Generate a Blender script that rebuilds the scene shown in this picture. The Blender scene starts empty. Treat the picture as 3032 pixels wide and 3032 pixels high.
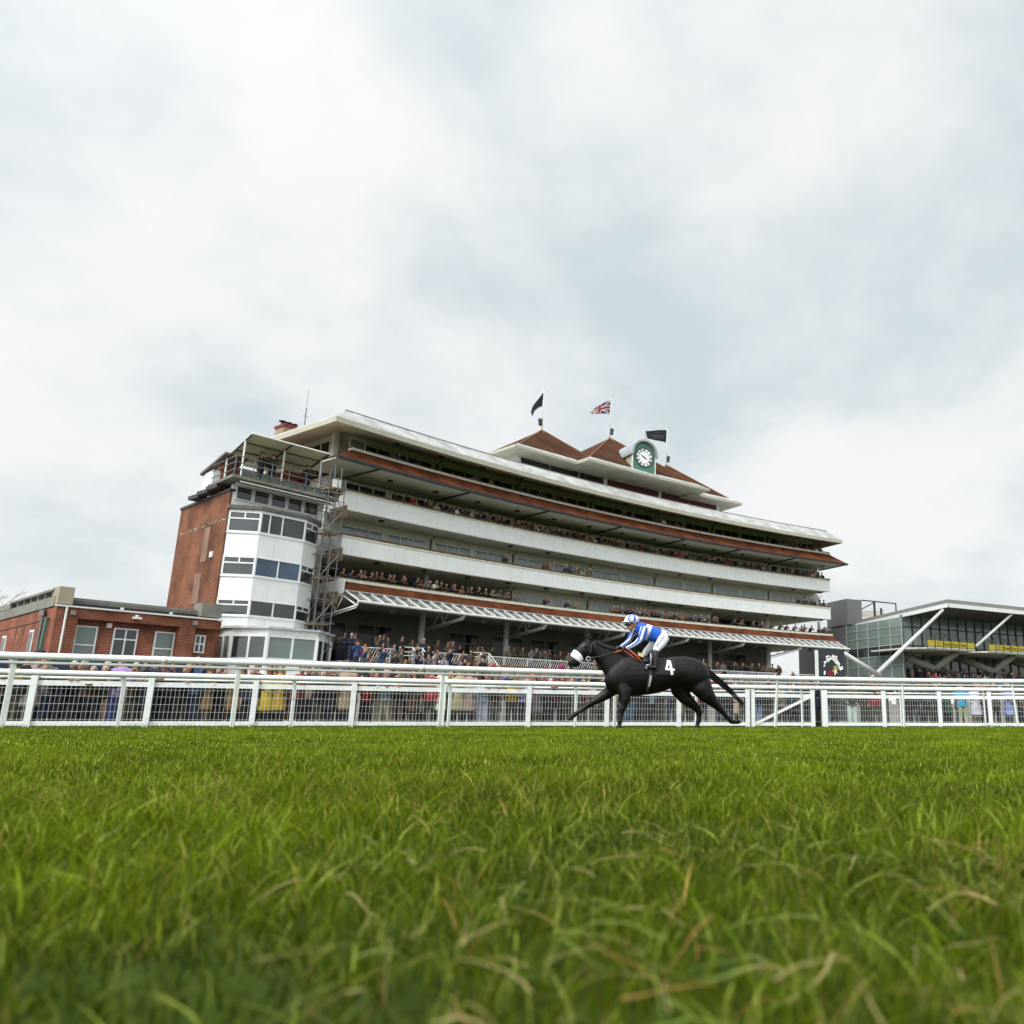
import bpy, bmesh, math, random
import numpy as np
from mathutils import Vector, Matrix
random.seed(7); rng = np.random.default_rng(11)
S = bpy.context.scene
R_ = math.radians

# ------------------------------------------------------------------ camera
F_PX, PX, PY, CAM_H = 2459.0, 2050.0, 1516.0, 0.24
_up = np.array([44.0, 9946.0, F_PX]); _up /= np.linalg.norm(_up)
_fw = np.array([0, 0, 1.0]) - _up * _up[2]; _fw /= np.linalg.norm(_fw)
_rt = np.cross(_fw, _up)
if _rt[0] < 0: _rt = -_rt
CM = np.array([_rt, _fw, _up])
def ray(u, v): return CM @ np.array([(u - PX) / F_PX, -(v - PY) / F_PX, 1.0])
def at_z(u, v, z):
    d = ray(u, v); return np.array([0, 0, CAM_H]) + d * (z - CAM_H) / d[2]
def on_plane(u, v, p0, n):
    d = ray(u, v); n = np.array(n, float); p0 = np.array(p0, float); o = np.array([0, 0, CAM_H])
    return o + d * ((p0 - o) @ n) / (d @ n)
cam_d = bpy.data.cameras.new('camera'); cam = bpy.data.objects.new('camera', cam_d); S.collection.objects.link(cam)
cam_d.sensor_width = 36; cam_d.lens = F_PX / 3032 * 36
cam_d.shift_x = (1516 - PX) / 3032
cam_d.clip_start = 0.05; cam_d.clip_end = 3000
m = Matrix.Identity(4)
for i in range(3):
    m[i][0], m[i][1], m[i][2] = CM[i, 0], CM[i, 1], -CM[i, 2]
m[2][3] = CAM_H
cam.matrix_world = m
cam_d.dof.use_dof = True; cam_d.dof.focus_distance = 19.0
cam_d.dof.aperture_fstop = (cam_d.lens / 1000) / 0.0075
S.camera = cam

# ------------------------------------------------------------------ sky, sun, exposure
SUN_EL, SUN_ROT = 48, 205
w = bpy.data.worlds.new('World'); S.world = w; w.use_nodes = True
nt = w.node_tree; nd = nt.nodes; lk = nt.links
for n in list(nd): nd.remove(n)
out = nd.new('ShaderNodeOutputWorld'); bg = nd.new('ShaderNodeBackground'); lk.new(bg.outputs[0], out.inputs[0])
sky = nd.new('ShaderNodeTexSky'); sky.sky_type = 'NISHITA'; sky.sun_disc = False
sky.sun_elevation = R_(SUN_EL); sky.sun_rotation = R_(SUN_ROT)
tc = nd.new('ShaderNodeTexCoord'); sep = nd.new('ShaderNodeSeparateXYZ'); lk.new(tc.outputs['Generated'], sep.inputs[0])
def mth(op, a, b=None, c=None):
    n = nd.new('ShaderNodeMath'); n.operation = op
    for i, x in enumerate((a, b, c)):
        if x is None: continue
        if isinstance(x, (int, float)): n.inputs[i].default_value = x
        else: lk.new(x, n.inputs[i])
    return n.outputs[0]
zc = mth('MAXIMUM', sep.outputs[2], 0.0); den = mth('ADD', zc, 0.42)
cmb = nd.new('ShaderNodeCombineXYZ'); lk.new(mth('DIVIDE', sep.outputs[0], den), cmb.inputs[0]); lk.new(mth('DIVIDE', sep.outputs[1], den), cmb.inputs[1])
def noise(scale, det, dist, off, rough=0.5):
    mp = nd.new('ShaderNodeMapping'); mp.inputs['Location'].default_value = off; lk.new(cmb.outputs[0], mp.inputs[0])
    n = nd.new('ShaderNodeTexNoise'); n.inputs['Scale'].default_value = scale; n.inputs['Detail'].default_value = det
    n.inputs['Distortion'].default_value = dist; n.inputs['Roughness'].default_value = rough
    lk.new(mp.outputs[0], n.inputs['Vector']); return n.outputs['Fac']
n1 = noise(2.1, 7, 0.3, (3.1, 1.7, 0), 0.52); n2 = noise(0.8, 3, 0.2, (8.2, 5.1, 0)); n3 = noise(5.5, 7, 0.4, (1.2, 9.1, 0), .55)
mixn = mth('ADD', mth('ADD', mth('MULTIPLY', n1, 0.58), mth('MULTIPLY', n2, 0.24)), mth('MULTIPLY', n3, 0.18))
rmp = nd.new('ShaderNodeValToRGB'); lk.new(mixn, rmp.inputs[0]); cr = rmp.color_ramp; cr.interpolation = 'B_SPLINE'
cr.elements[0].position = 0.415; cr.elements[0].color = (0.57, 0.645, 0.68, 1)
cr.elements[1].position = 0.585; cr.elements[1].color = (0.905, 0.90, 0.885, 1)
e = cr.elements.new(0.50); e.color = (0.74, 0.79, 0.81, 1)
# pale, slightly creamy air towards the horizon
hz = mth('POWER', mth('SUBTRACT', 1.0, zc), 7.0)
mh = nd.new('ShaderNodeMixRGB'); mh.inputs[2].default_value = (0.88, 0.885, 0.865, 1); lk.new(mth('MULTIPLY', hz, 0.5), mh.inputs[0]); lk.new(rmp.outputs[0], mh.inputs[1])
skm = nd.new('ShaderNodeMixRGB'); skm.blend_type = 'MULTIPLY'; skm.inputs[0].default_value = 1.0
skm.inputs[2].default_value = (0.10, 0.10, 0.10, 1); lk.new(sky.outputs[0], skm.inputs[1])
sm = nd.new('ShaderNodeMixRGB'); sm.inputs[0].default_value = 0.95; lk.new(skm.outputs[0], sm.inputs[1]); lk.new(mh.outputs[0], sm.inputs[2])
# unseen sky glow added round the sun, behind the camera, to brighten white surfaces
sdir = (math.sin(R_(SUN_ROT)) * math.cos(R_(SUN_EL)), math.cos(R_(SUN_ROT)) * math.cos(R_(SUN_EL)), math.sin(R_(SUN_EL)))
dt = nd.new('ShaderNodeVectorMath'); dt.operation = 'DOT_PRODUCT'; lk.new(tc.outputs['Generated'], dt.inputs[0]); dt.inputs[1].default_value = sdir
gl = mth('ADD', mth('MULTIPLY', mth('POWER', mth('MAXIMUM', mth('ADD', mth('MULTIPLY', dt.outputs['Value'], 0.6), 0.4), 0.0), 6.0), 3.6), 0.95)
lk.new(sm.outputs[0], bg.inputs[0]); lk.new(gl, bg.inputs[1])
sl = bpy.data.lights.new('sun', 'SUN'); sl.energy = 1.5; sl.angle = R_(14); sl.color = (1, .97, .92)
so = bpy.data.objects.new('sun', sl); S.collection.objects.link(so)
_d = Vector((math.sin(R_(SUN_ROT)) * math.cos(R_(SUN_EL)), math.cos(R_(SUN_ROT)) * math.cos(R_(SUN_EL)), math.sin(R_(SUN_EL))))
so.rotation_euler = _d.to_track_quat('Z', 'Y').to_euler()
S.view_settings.view_transform = 'Standard'; S.view_settings.look = 'None'; S.view_settings.exposure = 0.2; S.view_settings.gamma = 1
S.render.engine = 'CYCLES'; S.cycles.use_denoising = True; S.cycles.max_bounces = 5

# ------------------------------------------------------------------ materials
MT = {}
def mat(name, rgb, rough=.6, var=.12, sc=2.0, mode=None, rgb2=None, metal=0.0, spec=.5, bump=0.0, attr=None):
    """one procedural material: a base colour broken up by noise; modes: brick, clad, tile, dirt, streak, glass"""
    if name in MT: return MT[name]
    M = bpy.data.materials.new(name); M.use_nodes = True; MT[name] = M
    T = M.node_tree; N = T.nodes; L = T.links; B = N['Principled BSDF']
    B.inputs['Roughness'].default_value = rough; B.inputs['Metallic'].default_value = metal
    B.inputs['Specular IOR Level'].default_value = spec
    co = N.new('ShaderNodeTexCoord'); src = co.outputs['Object']
    nz = N.new('ShaderNodeTexNoise'); nz.inputs['Scale'].default_value = sc; nz.inputs['Detail'].default_value = 6; nz.inputs['Roughness'].default_value = .6
    L.new(src, nz.inputs['Vector'])
    def rgbn(c):
        n = N.new('ShaderNodeRGB'); n.outputs[0].default_value = (*c, 1); return n.outputs[0]
    if attr == 'object':
        oi = N.new('ShaderNodeObjectInfo'); base = oi.outputs['Color']
    elif attr == 'vertex':
        at = N.new('ShaderNodeAttribute'); at.attribute_name = 'Col'; base = at.outputs['Color']
    else: base = rgbn(rgb)
    hgt = None
    if mode == 'brick':
        uv = N.new('ShaderNodeUVMap'); bt = N.new('ShaderNodeTexBrick'); L.new(uv.outputs[0], bt.inputs['Vector'])
        bt.inputs['Scale'].default_value = 1; bt.inputs['Brick Width'].default_value = .225; bt.inputs['Row Height'].default_value = .075
        bt.inputs['Mortar Size'].default_value = .008; bt.inputs['Mortar Smooth'].default_value = .2; bt.inputs['Bias'].default_value = -.1
        bt.inputs['Color1'].default_value = (*rgb, 1); bt.inputs['Color2'].default_value = (*(rgb2 or rgb), 1)
        bt.inputs['Mortar'].default_value = (.33, .27, .22, 1); base = bt.outputs['Color']; hgt = bt.outputs['Fac']
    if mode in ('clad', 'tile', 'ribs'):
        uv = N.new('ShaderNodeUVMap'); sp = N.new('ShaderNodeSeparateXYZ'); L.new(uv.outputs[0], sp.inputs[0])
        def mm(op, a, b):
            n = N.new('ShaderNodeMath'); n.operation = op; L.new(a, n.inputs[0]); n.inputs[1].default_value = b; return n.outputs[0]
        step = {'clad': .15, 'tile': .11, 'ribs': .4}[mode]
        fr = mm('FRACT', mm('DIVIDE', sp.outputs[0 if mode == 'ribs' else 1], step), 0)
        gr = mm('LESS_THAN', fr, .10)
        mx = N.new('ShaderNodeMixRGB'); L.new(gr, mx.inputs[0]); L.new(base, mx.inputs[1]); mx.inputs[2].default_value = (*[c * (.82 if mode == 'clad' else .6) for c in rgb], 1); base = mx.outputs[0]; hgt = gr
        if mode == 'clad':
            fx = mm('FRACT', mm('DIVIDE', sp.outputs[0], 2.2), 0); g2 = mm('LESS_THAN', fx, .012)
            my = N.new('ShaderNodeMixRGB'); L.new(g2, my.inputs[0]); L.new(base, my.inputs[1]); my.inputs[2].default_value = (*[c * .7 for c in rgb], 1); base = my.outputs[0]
    rp = N.new('ShaderNodeValToRGB'); L.new(nz.outputs['Fac'], rp.inputs[0])
    rp.color_ramp.elements[0].position = .35; rp.color_ramp.elements[1].position = .68
    rp.color_ramp.elements[0].color = (*[1 - var * 1.4] * 3, 1); rp.color_ramp.elements[1].color = (*[1 + var * .35] * 3, 1)
    mu = N.new('ShaderNodeMixRGB'); mu.blend_type = 'MULTIPLY'; mu.inputs[0].default_value = 1; L.new(base, mu.inputs[1]); L.new(rp.outputs[0], mu.inputs[2]); col = mu.outputs[0]
    if mode in ('dirt', 'streak') or (mode == 'clad' and rgb2):
        mp = N.new('ShaderNodeMapping'); L.new(src, mp.inputs[0]); mp.inputs['Scale'].default_value = (1.6, 1.6, 1.6) if mode == 'dirt' else (3, 3, .35)
        n2_ = N.new('ShaderNodeTexNoise'); n2_.inputs['Scale'].default_value = sc; n2_.inputs['Detail'].default_value = 8; n2_.inputs['Roughness'].default_value = .7; n2_.inputs['Distortion'].default_value = .6; L.new(mp.outputs[0], n2_.inputs['Vector'])
        r2 = N.new('ShaderNodeValToRGB'); L.new(n2_.outputs['Fac'], r2.inputs[0]); r2.color_ramp.elements[0].position = .5; r2.color_ramp.elements[1].position = .66
        m2 = N.new('ShaderNodeMixRGB'); L.new(r2.outputs[0], m2.inputs[0]); L.new(col, m2.inputs[1]); m2.inputs[2].default_value = (*(rgb2 or [c * .5 for c in rgb]), 1); col = m2.outputs[0]
    L.new(col, B.inputs['Base Color'])
    if bump or hgt is not None:
        bp = N.new('ShaderNodeBump'); bp.inputs['Strength'].default_value = bump or .25; bp.inputs['Distance'].default_value = .01
        if hgt is not None:
            iv = N.new('ShaderNodeMath'); iv.operation = 'SUBTRACT'; iv.inputs[0].default_value = 1; L.new(hgt, iv.inputs[1]); L.new(iv.outputs[0], bp.inputs['Height'])
        else: L.new(nz.outputs['Fac'], bp.inputs['Height'])
        L.new(bp.outputs[0], B.inputs['Normal'])
    return M
WHITE = mat('white_paint', (.71, .72, .70), .45, .06, 3, 'streak', (.60, .60, .54))
RAILW = mat('rail_plastic', (.76, .77, .755), .38, .06, 5, 'dirt', (.64, .65, .60))
POSTW = mat('post_paint', (.74, .76, .72), .5, .1, 8, 'dirt', (.58, .60, .50))
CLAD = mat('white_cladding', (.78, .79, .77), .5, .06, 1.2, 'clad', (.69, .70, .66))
CREAM = mat('cream_render', (.64, .62, .54), .75, .1, .8, 'streak', (.52, .49, .41))
SOFFIT = mat('soffit', (.66, .625, .54), .8, .15, .7)
COPING = mat('mossy_coping', (.17, .125, .055), .9, .35, 2.5, 'dirt', (.06, .04, .012), spec=.1)
COPEW = mat('coping_edge', (.66, .65, .58), .6, .12, 3, 'dirt', (.40, .36, .25))
ROOFW = mat('roof_membrane', (.46, .46, .44), .6, .3, .9, 'dirt', (.30, .30, .275))
FASCIA = mat('fascia', (.43, .415, .325), .5, .08, 2)
BRICK = mat('red_brick', (.27, .055, .016), .8, .35, .9, 'brick', (.20, .045, .014), spec=.12)
BRICKO = mat('orange_brick', (.25, .056, .013), .85, .38, .6, 'brick', (.15, .048, .014), spec=.12)
BBAND = mat('brick_tiles', (.15, .046, .017), .85, .45, .8, 'tile', spec=.12)
TILE = mat('roof_tiles', (.085, .038, .020), .9, .3, .6, 'tile', spec=.1)
MOSS = mat('ridge_moss', (.20, .085, .02), .9, .3, 2)
GUT = mat('dark_gutter', (.012, .016, .022), .4, .1)
PIPE = mat('downpipe_black', (.015, .015, .017), .4, .1)
GLASS = mat('window_glass', (.022, .026, .028), .05, .3, .6, spec=.7)
GLASSL = mat('painted_reflection_glass', (.25, .31, .335), .05, .25, .5, spec=.9)  # sky reflection painted into the base colour as a pale grey-blue
GLASSG = mat('grey_green_glass', (.17, .215, .19), .10, .2, .15, spec=.7)
GLASSD = mat('dark_glass', (.008, .009, .01), .12, .3, .6, spec=.35)
FRAME = mat('window_frame', (.74, .75, .74), .4, .05)
FRAMEG = mat('grey_frame', (.22, .21, .19), .5, .08)
MAROON = mat('maroon_panel', (.10, .014, .012), .6, .3, 1.5)
CONC = mat('concrete', (.22, .21, .175), .9, .25, 1.5, 'streak', (.16, .145, .11))
CONCT = mat('concrete_tan', (.33, .29, .20), .9, .1, 1)
STEEL = mat('galvanised', (.17, .175, .175), .45, .2, 6, metal=.4)
DKSTEEL = mat('dark_steel', (.05, .052, .055), .5, .15, 3, metal=.3)
LEAD = mat('lead_sheet', (.30, .32, .34), .5, .2, 3, 'ribs')
GREEN = mat('clock_green', (.06, .17, .115), .5, .05)
BLACK = mat('black', (.01, .01, .011), .5, .1)
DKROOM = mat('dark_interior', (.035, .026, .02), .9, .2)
BEIGE = mat('canopy_sheet', (.70, .63, .46), .7, .15, .8)
GREYCL = mat('grey_cladding', (.145, .145, .145), .5, .1, .6)
CHAR = mat('charcoal_board', (.028, .031, .036), .55, .1, 1)
YEL = mat('yellow_banner', (.42, .32, .014), .5, .06, 1)
WOOD = mat('scaffold_board', (.36, .24, .13), .8, .3, 3)
TERR = mat('terrace_concrete', (.27, .26, .235), .9, .2, 1)
REDP = mat('red_paint', (.17, .012, .010), .5, .1)
NAVY = mat('navy_board', (.012, .02, .06), .5, .1)
COPPER = mat('verdigris_pipe', (.07, .16, .12), .6, .2, 8)
VGLASS = mat('canopy_glazing', (.15, .15, .13), .15, .2, 2, spec=.7)
TEXTM = mat('lettering_white', (.8, .8, .78), .5, .02)
TEXTK = mat('lettering_black', (.02, .02, .02), .5, .02)
TEXTN = mat('lettering_navy', (.012, .025, .12), .6, .02)

# ------------------------------------------------------------------ mesh builder
COL = S.collection
class MB:
    def __init__(s): s.v = []; s.f = []
    def add(s, vs, fs):
        o = len(s.v); s.v += [tuple(map(float, p)) for p in vs]; s.f += [tuple(o + i for i in f) for f in fs]; return s
    def box(s, c, sz, rz=0.0):
        cx, cy, cz = c; x, y, z = (q / 2 for q in sz); ca, sa = math.cos(rz), math.sin(rz)
        vs = [(cx + ca * a * x - sa * b * y, cy + sa * a * x + ca * b * y, cz + k * z) for k in (-1, 1) for a, b in ((-1, -1), (1, -1), (1, 1), (-1, 1))]
        return s.add(vs, [(3, 2, 1, 0), (4, 5, 6, 7), (0, 1, 5, 4), (1, 2, 6, 5), (2, 3, 7, 6), (3, 0, 4, 7)])
    def prism(s, pts, z0, z1):
        n = len(pts); a = sum(pts[i][0] * pts[(i + 1) % n][1] - pts[(i + 1) % n][0] * pts[i][1] for i in range(n))
        if a < 0: pts = pts[::-1]
        g0 = z0 if isinstance(z0, (list, tuple)) else [z0] * n; g1 = z1 if isinstance(z1, (list, tuple)) else [z1] * n
        vs = [(p[0], p[1], z) for p, z in zip(pts, g0)] + [(p[0], p[1], z) for p, z in zip(pts, g1)]
        return s.add(vs, [tuple(range(n))[::-1], tuple(range(n, 2 * n))] + [(i, (i + 1) % n, n + (i + 1) % n, n + i) for i in range(n)])
    def tube(s, pts, r, n=8, r1=None, cap=True):
        pts = [Vector(p) for p in pts]; rs = r if isinstance(r, (list, tuple)) else [r + ((r1 if r1 is not None else r) - r) * i / max(1, len(pts) - 1) for i in range(len(pts))]
        vs = []; k = len(pts); up = Vector((0, 0, 1))
        for i, p in enumerate(pts):
            d = (pts[min(i + 1, k - 1)] - pts[max(i - 1, 0)]).normalized()
            u = up if abs(d.z) < .92 else Vector((1, 0, 0))
            a = d.cross(u).normalized(); b = a.cross(d)
            for j in range(n):
                t = 2 * math.pi * j / n; vs.append(p + (a * math.cos(t) + b * math.sin(t)) * rs[i])
        fs = [(i * n + j, i * n + (j + 1) % n, (i + 1) * n + (j + 1) % n, (i + 1) * n + j) for i in range(k - 1) for j in range(n)]
        if cap: fs += [tuple(range(n))[::-1], tuple(range((k - 1) * n, k * n))]
        return s.add(vs, fs)
    def bar(s, a, b, w_, t_):
        """rectangular bar from a to b, w_ across (horizontal), t_ deep"""
        a, b = Vector(a), Vector(b); d = (b - a).normalized(); u = Vector((0, 0, 1)) if abs(d.z) < .95 else Vector((*FU(0)[:2], 0)).cross(Vector((0, 0, 1)))
        x = d.cross(u).normalized() * w_ / 2; y = x.normalized().cross(d) * t_ / 2
        return s.add([a - x - y, a + x - y, a + x + y, a - x + y, b - x - y, b + x - y, b + x + y, b - x + y],
                     [(0, 1, 2, 3), (7, 6, 5, 4), (4, 5, 1, 0), (5, 6, 2, 1), (6, 7, 3, 2), (7, 4, 0, 3)])
    def quad(s, *p): return s.add(p, [tuple(range(len(p)))])
    def build(s, name, material, parent=None, smooth=False, **kw):
        me = bpy.data.meshes.new(name); me.from_pydata(s.v, [], s.f); me.update()
        if material: me.materials.append(material)
        uv = me.uv_layers.new(name='UVMap'); nl = len(me.loops)
        vi = np.empty(nl, np.int32); me.loops.foreach_get('vertex_index', vi)
        co = np.array(s.v, float)[vi]; nrm = np.empty(len(me.polygons) * 3); me.polygons.foreach_get('normal', nrm); nrm = nrm.reshape(-1, 3)
        lt = np.empty(len(me.polygons), np.int32); me.polygons.foreach_get('loop_total', lt); fn = np.repeat(nrm, lt, axis=0)
        hl = np.hypot(fn[:, 0], fn[:, 1]); steep = hl > .35
        tx = np.where(steep, -fn[:, 1] / np.maximum(hl, 1e-6), 1.0); ty = np.where(steep, fn[:, 0] / np.maximum(hl, 1e-6), 0.0)
        U = co[:, 0] * tx + co[:, 1] * ty; V = np.where(steep, co[:, 2] / np.maximum(hl, .3), co[:, 1])
        uv.data.foreach_set('uv', np.column_stack([U, V]).ravel().astype(np.float32))
        if smooth: me.polygons.foreach_set('use_smooth', [True] * len(me.polygons))
        o = bpy.data.objects.new(name, me); COL.objects.link(o)
        if parent is not None: o.parent = parent; o.matrix_parent_inverse = parent.matrix_world.inverted() if parent.type != 'EMPTY' or True else o.matrix_parent_inverse
        if kw: tag(o, **kw)
        return o
def tag(o, label=None, cat=None, group=None, kind=None):
    if label: o['label'] = label
    if cat: o['category'] = cat
    if group: o['group'] = group
    if kind: o['kind'] = kind
    return o
def empty(name, loc, label, cat, group=None, rz=0.0):
    o = bpy.data.objects.new(name, None); COL.objects.link(o); o.empty_display_size = .3
    o.matrix_world = Matrix.Translation(Vector(loc)) @ Matrix.Rotation(rz, 4, 'Z'); o.location = loc; o.rotation_euler = (0, 0, rz)
    return tag(o, label, cat, group)
def child(parent, name, mb, material, smooth=False, **kw): return mb.build(name, material, parent, smooth, **kw)
def local_part(parent, name, mesh, material=None, **kw):
    """part whose mesh is given in the parent's own coordinates"""
    o = bpy.data.objects.new(name, mesh); COL.objects.link(o); o.parent = parent
    if material and not mesh.materials: mesh.materials.append(material)
    if kw: tag(o, **kw)
    return o
def text_mesh(txt, size, depth=.004, bold=0.0, align='CENTER'):
    c = bpy.data.curves.new('lettering', 'FONT'); c.body = txt; c.size = size; c.extrude = depth; c.offset = bold; c.align_x = align; c.align_y = 'CENTER'
    o = bpy.data.objects.new('tmp', c); COL.objects.link(o); dg = bpy.context.evaluated_depsgraph_get(); dg.update()
    me = bpy.data.meshes.new_from_object(o.evaluated_get(dg)); bpy.data.objects.remove(o); bpy.data.curves.remove(c); me.materials.clear(); return me
def place_mesh(parent, name, me, material, mw):
    me = me.copy(); me.transform(mw); me.materials.append(material)
    o = bpy.data.objects.new(name, me); COL.objects.link(o)
    if parent is not None: o.parent = parent; o.matrix_parent_inverse = parent.matrix_world.inverted()
    return o
def frame_matrix(origin, x, z=(0, 0, 1)):
    x = Vector(x).normalized(); z = Vector(z).normalized(); y = z.cross(x)  # local XY plane stands upright: X along wall, Y up
    m_ = Matrix.Identity(4)
    yy = Vector(z); zz = x.cross(yy)
    for i in range(3): m_[i][0], m_[i][1], m_[i][2], m_[i][3] = x[i], yy[i], zz[i], origin[i]
    return m_

# ------------------------------------------------------------------ grandstand frame: s runs along the concave front, d towards the track
ACX, ACY, AR, A0 = 85.9705, -26.6970, 132.459, R_(144.386)
def FP(s, d, z=0.0):
    a = A0 - s / AR; return (ACX + math.cos(a) * (AR - d), ACY + math.sin(a) * (AR - d), z)
def FU(s):
    a = A0 - s / AR; return (math.sin(a), -math.cos(a), 0.0)     # along +s
def FANG(s):
    u = FU(s); return math.atan2(u[1], u[0])
def ringloft(mb, rings, cap0=True, cap1=True, n=None):
    """rings: (s0, s1, d_front, d_back, z) horizontal outlines following the curved front"""
    n = n or max(2, int((max(r[1] for r in rings) - min(r[0] for r in rings)) / 2.4) + 1)
    vs = []
    for s0, s1, df, db, z in rings:
        vs += [FP(s0 + (s1 - s0) * i / (n - 1), df, z) for i in range(n)]
        vs += [FP(s1 + (s0 - s1) * i / (n - 1), db, z) for i in range(n)]
    k = 2 * n; fs = []
    for r in range(len(rings) - 1):
        for i in range(k):
            j = (i + 1) % k; fs.append((r * k + i, r * k + j, (r + 1) * k + j, (r + 1) * k + i))
    def cap(o, flip):
        for i in range(n - 1):
            q = (o + i, o + i + 1, o + 2 * n - 2 - i, o + 2 * n - 1 - i); fs.append(q[::-1] if flip else q)
    if cap0: cap(0, True)
    if cap1: cap((len(rings) - 1) * k, False)
    mb.add(vs, fs); return mb
def RL(*rings): return ringloft(MB(), list(rings))
def block(s0, s1, df, db, z0, z1): return RL((s0, s1, df, db, z0), (s0, s1, df, db, z1))

# ------------------------------------------------------------------ setting: ground
def dip(x, y):
    """the ground falls 10 cm away from the course just past the running rail"""
    v = -x * math.sin(R_(22)) + y * math.cos(R_(22)); t = min(1.0, max(0.0, (v - 19.3) / 2.4)); return -.10 * t * t * (3 - 2 * t)
g = MB(); VS = [-300, -120, -50, -20, -5, 5, 12, 16, 18, 19, 19.3, 19.7, 20.1, 20.5, 20.9, 21.3, 21.7, 23, 26, 30, 36, 45, 60, 90, 140, 220, 400, 700, 1100]; US = [-900, -500, -250, -120, -60, -30, -15, 0, 15, 30, 60, 120, 250, 500, 900]
cu_, su_ = math.cos(R_(22)), math.sin(R_(22))
def GPt(u, v): x, y = u * cu_ - v * su_, u * su_ + v * cu_; return (x, y, dip(x, y))
g.add([GPt(u, v) for v in VS for u in US], [(j * len(US) + i, j * len(US) + i + 1, (j + 1) * len(US) + i + 1, (j + 1) * len(US) + i) for j in range(len(VS) - 1) for i in range(len(US) - 1)])
TURF = mat('turf', (.038, .062, .006), .95, .3, 1.3, 'dirt', (.04, .065, .005), bump=.4, spec=.1)
g.build('turf_ground', TURF, kind='structure')
ap = ringloft(MB(), [(-30, 90, 13, -30, -.2), (-30, 90, 13, -30, -.02)]); ap.build('apron_pavement', mat('pale_paving', (.34, .33, .30), .9, .2, 1), kind='structure')

# ------------------------------------------------------------------ grandstand
gs = empty('grandstand', FP(25, -6), 'long curved grandstand with white balconies, red brick bands and a green clock', 'grandstand')
G = lambda name, mb, m_, **k: child(gs, name, mb, m_, **k)
WD = -2.5                                                    # line of the recessed walls
BAYS = [.9, 8.0, 15.15, 22.6, 29.8, 36.6, 43.7, 50.4]
G('ground_floor_slab', block(-1.0, 51, 2.9, -12, 0, 3.3), TERR)
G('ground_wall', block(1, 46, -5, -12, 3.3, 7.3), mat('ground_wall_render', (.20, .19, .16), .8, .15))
G('first_floor_slab', block(0, 50.2, .6, -12, 7.3, 7.62), SOFFIT)
# lower brick skirt with sloping face, coping, glazed canopy
G('brick_band', RL((0, 50.07, .8, -.3, 7.6), (0, 49.9, .0, -.3, 8.28)), BBAND)
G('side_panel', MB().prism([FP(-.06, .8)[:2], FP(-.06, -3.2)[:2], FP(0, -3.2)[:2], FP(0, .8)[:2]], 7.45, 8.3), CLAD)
cp = G('coping', RL((-.05, 49.95, .06, -.3, 8.28), (-.05, 49.95, .06, -.3, 8.46)), COPEW); child(cp, 'coping_cap', RL((-.1, 49.95, .0, -.28, 8.46), (-.1, 49.95, .0, -.28, 8.56)), COPING)
G('balcony_deck', block(0, 50, -.3, -12, 7.64, 7.75), SOFFIT)
# white balconies
for k, (zb, zt) in enumerate(((10.0, 11.05), (12.83, 13.9))):
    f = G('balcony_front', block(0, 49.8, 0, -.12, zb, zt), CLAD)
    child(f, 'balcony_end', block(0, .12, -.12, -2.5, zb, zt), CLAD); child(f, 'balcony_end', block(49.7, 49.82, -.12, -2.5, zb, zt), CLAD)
    c = child(f, 'coping', block(-.04, 49.85, .05, -.25, zt, zt + .1), COPEW); child(c, 'coping_cap', block(-.06, 49.88, .02, -.3, zt + .1, zt + .24), COPING)
    child(f, 'drip_edge', block(-.02, 49.83, .03, -.1, zb - .06, zb), COPEW)
    G('balcony_deck', block(.13, 49.69, -.13, -12, zb + .02, zb + .26), SOFFIT)
# upper brick skirt (hipped) with dark gutter
G('brick_band', RL((-1.76, 50.9, 1.5, -9, 15.62), (0, 49.9, 0, -9, 16.68)), BBAND)
G('gutter', RL((-1.86, 51.0, 1.62, 1.44, 15.42), (-1.86, 51.0, 1.62, 1.44, 15.6)), GUT)
G('soffit', RL((-1.7, 50.8, 1.43, -2.4, 15.5), (-1.7, 50.8, 1.43, -2.4, 15.6)), CREAM)
cp = G('coping', block(-.05, 49.95, .07, -.3, 16.68, 16.84), COPEW); child(cp, 'coping_cap', block(-.1, 49.95, .02, -.28, 16.84, 16.93), COPING)
G('balcony_deck', block(.2, 49.8, -.31, -12, 15.7, 15.9), SOFFIT)
# recessed walls
def wall(s0, s1, d, z0, z1): return G('storey_wall', block(s0, s1, d, -11.5, z0, z1), CREAM)
wall(15.15, 36.6, WD, 7.76, 10.01)
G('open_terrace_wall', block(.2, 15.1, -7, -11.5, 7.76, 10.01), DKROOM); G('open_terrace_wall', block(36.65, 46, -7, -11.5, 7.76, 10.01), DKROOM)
G('open_terrace_end', block(.05, .2, -2.5, -11.5, 7.76, 10.01), CREAM)
wall(.1, 50.4, WD, 10.27, 12.84); wall(.1, 50.4, WD, 13.1, 15.48); wall(.4, 50.3, WD, 15.95, 18.62)
# main roof
G('roof', ringloft(MB(), [(1.0, 49.9, WD - .05, -9.5, 18.6), (-2.13, 50.28, 1.5, -12.5, 17.68), (-2.13, 50.28, 1.5, -12.5, 17.7)], True, False), SOFFIT)
G('fascia', ringloft(MB(), [(-2.12, 50.25, 1.47, -12.5, 17.66), (-2.2, 50.35, 1.55, -12.6, 17.66), (-2.2, 50.35, 1.55, -12.6, 18.0), (-2.12, 50.25, 1.47, -12.5, 18.0)], False, False), FASCIA)
G('sloping_roof', ringloft(MB(), [(-2.15, 50.25, 1.5, -12.5, 18.01), (-.66, 49.6, 0, -11, 19.15)], False, True), ROOFW)
child(gs, 'roof_edge', block(-.7, 49.65, .04, -.1, 19.15, 19.2), FRAMEG)
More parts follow.
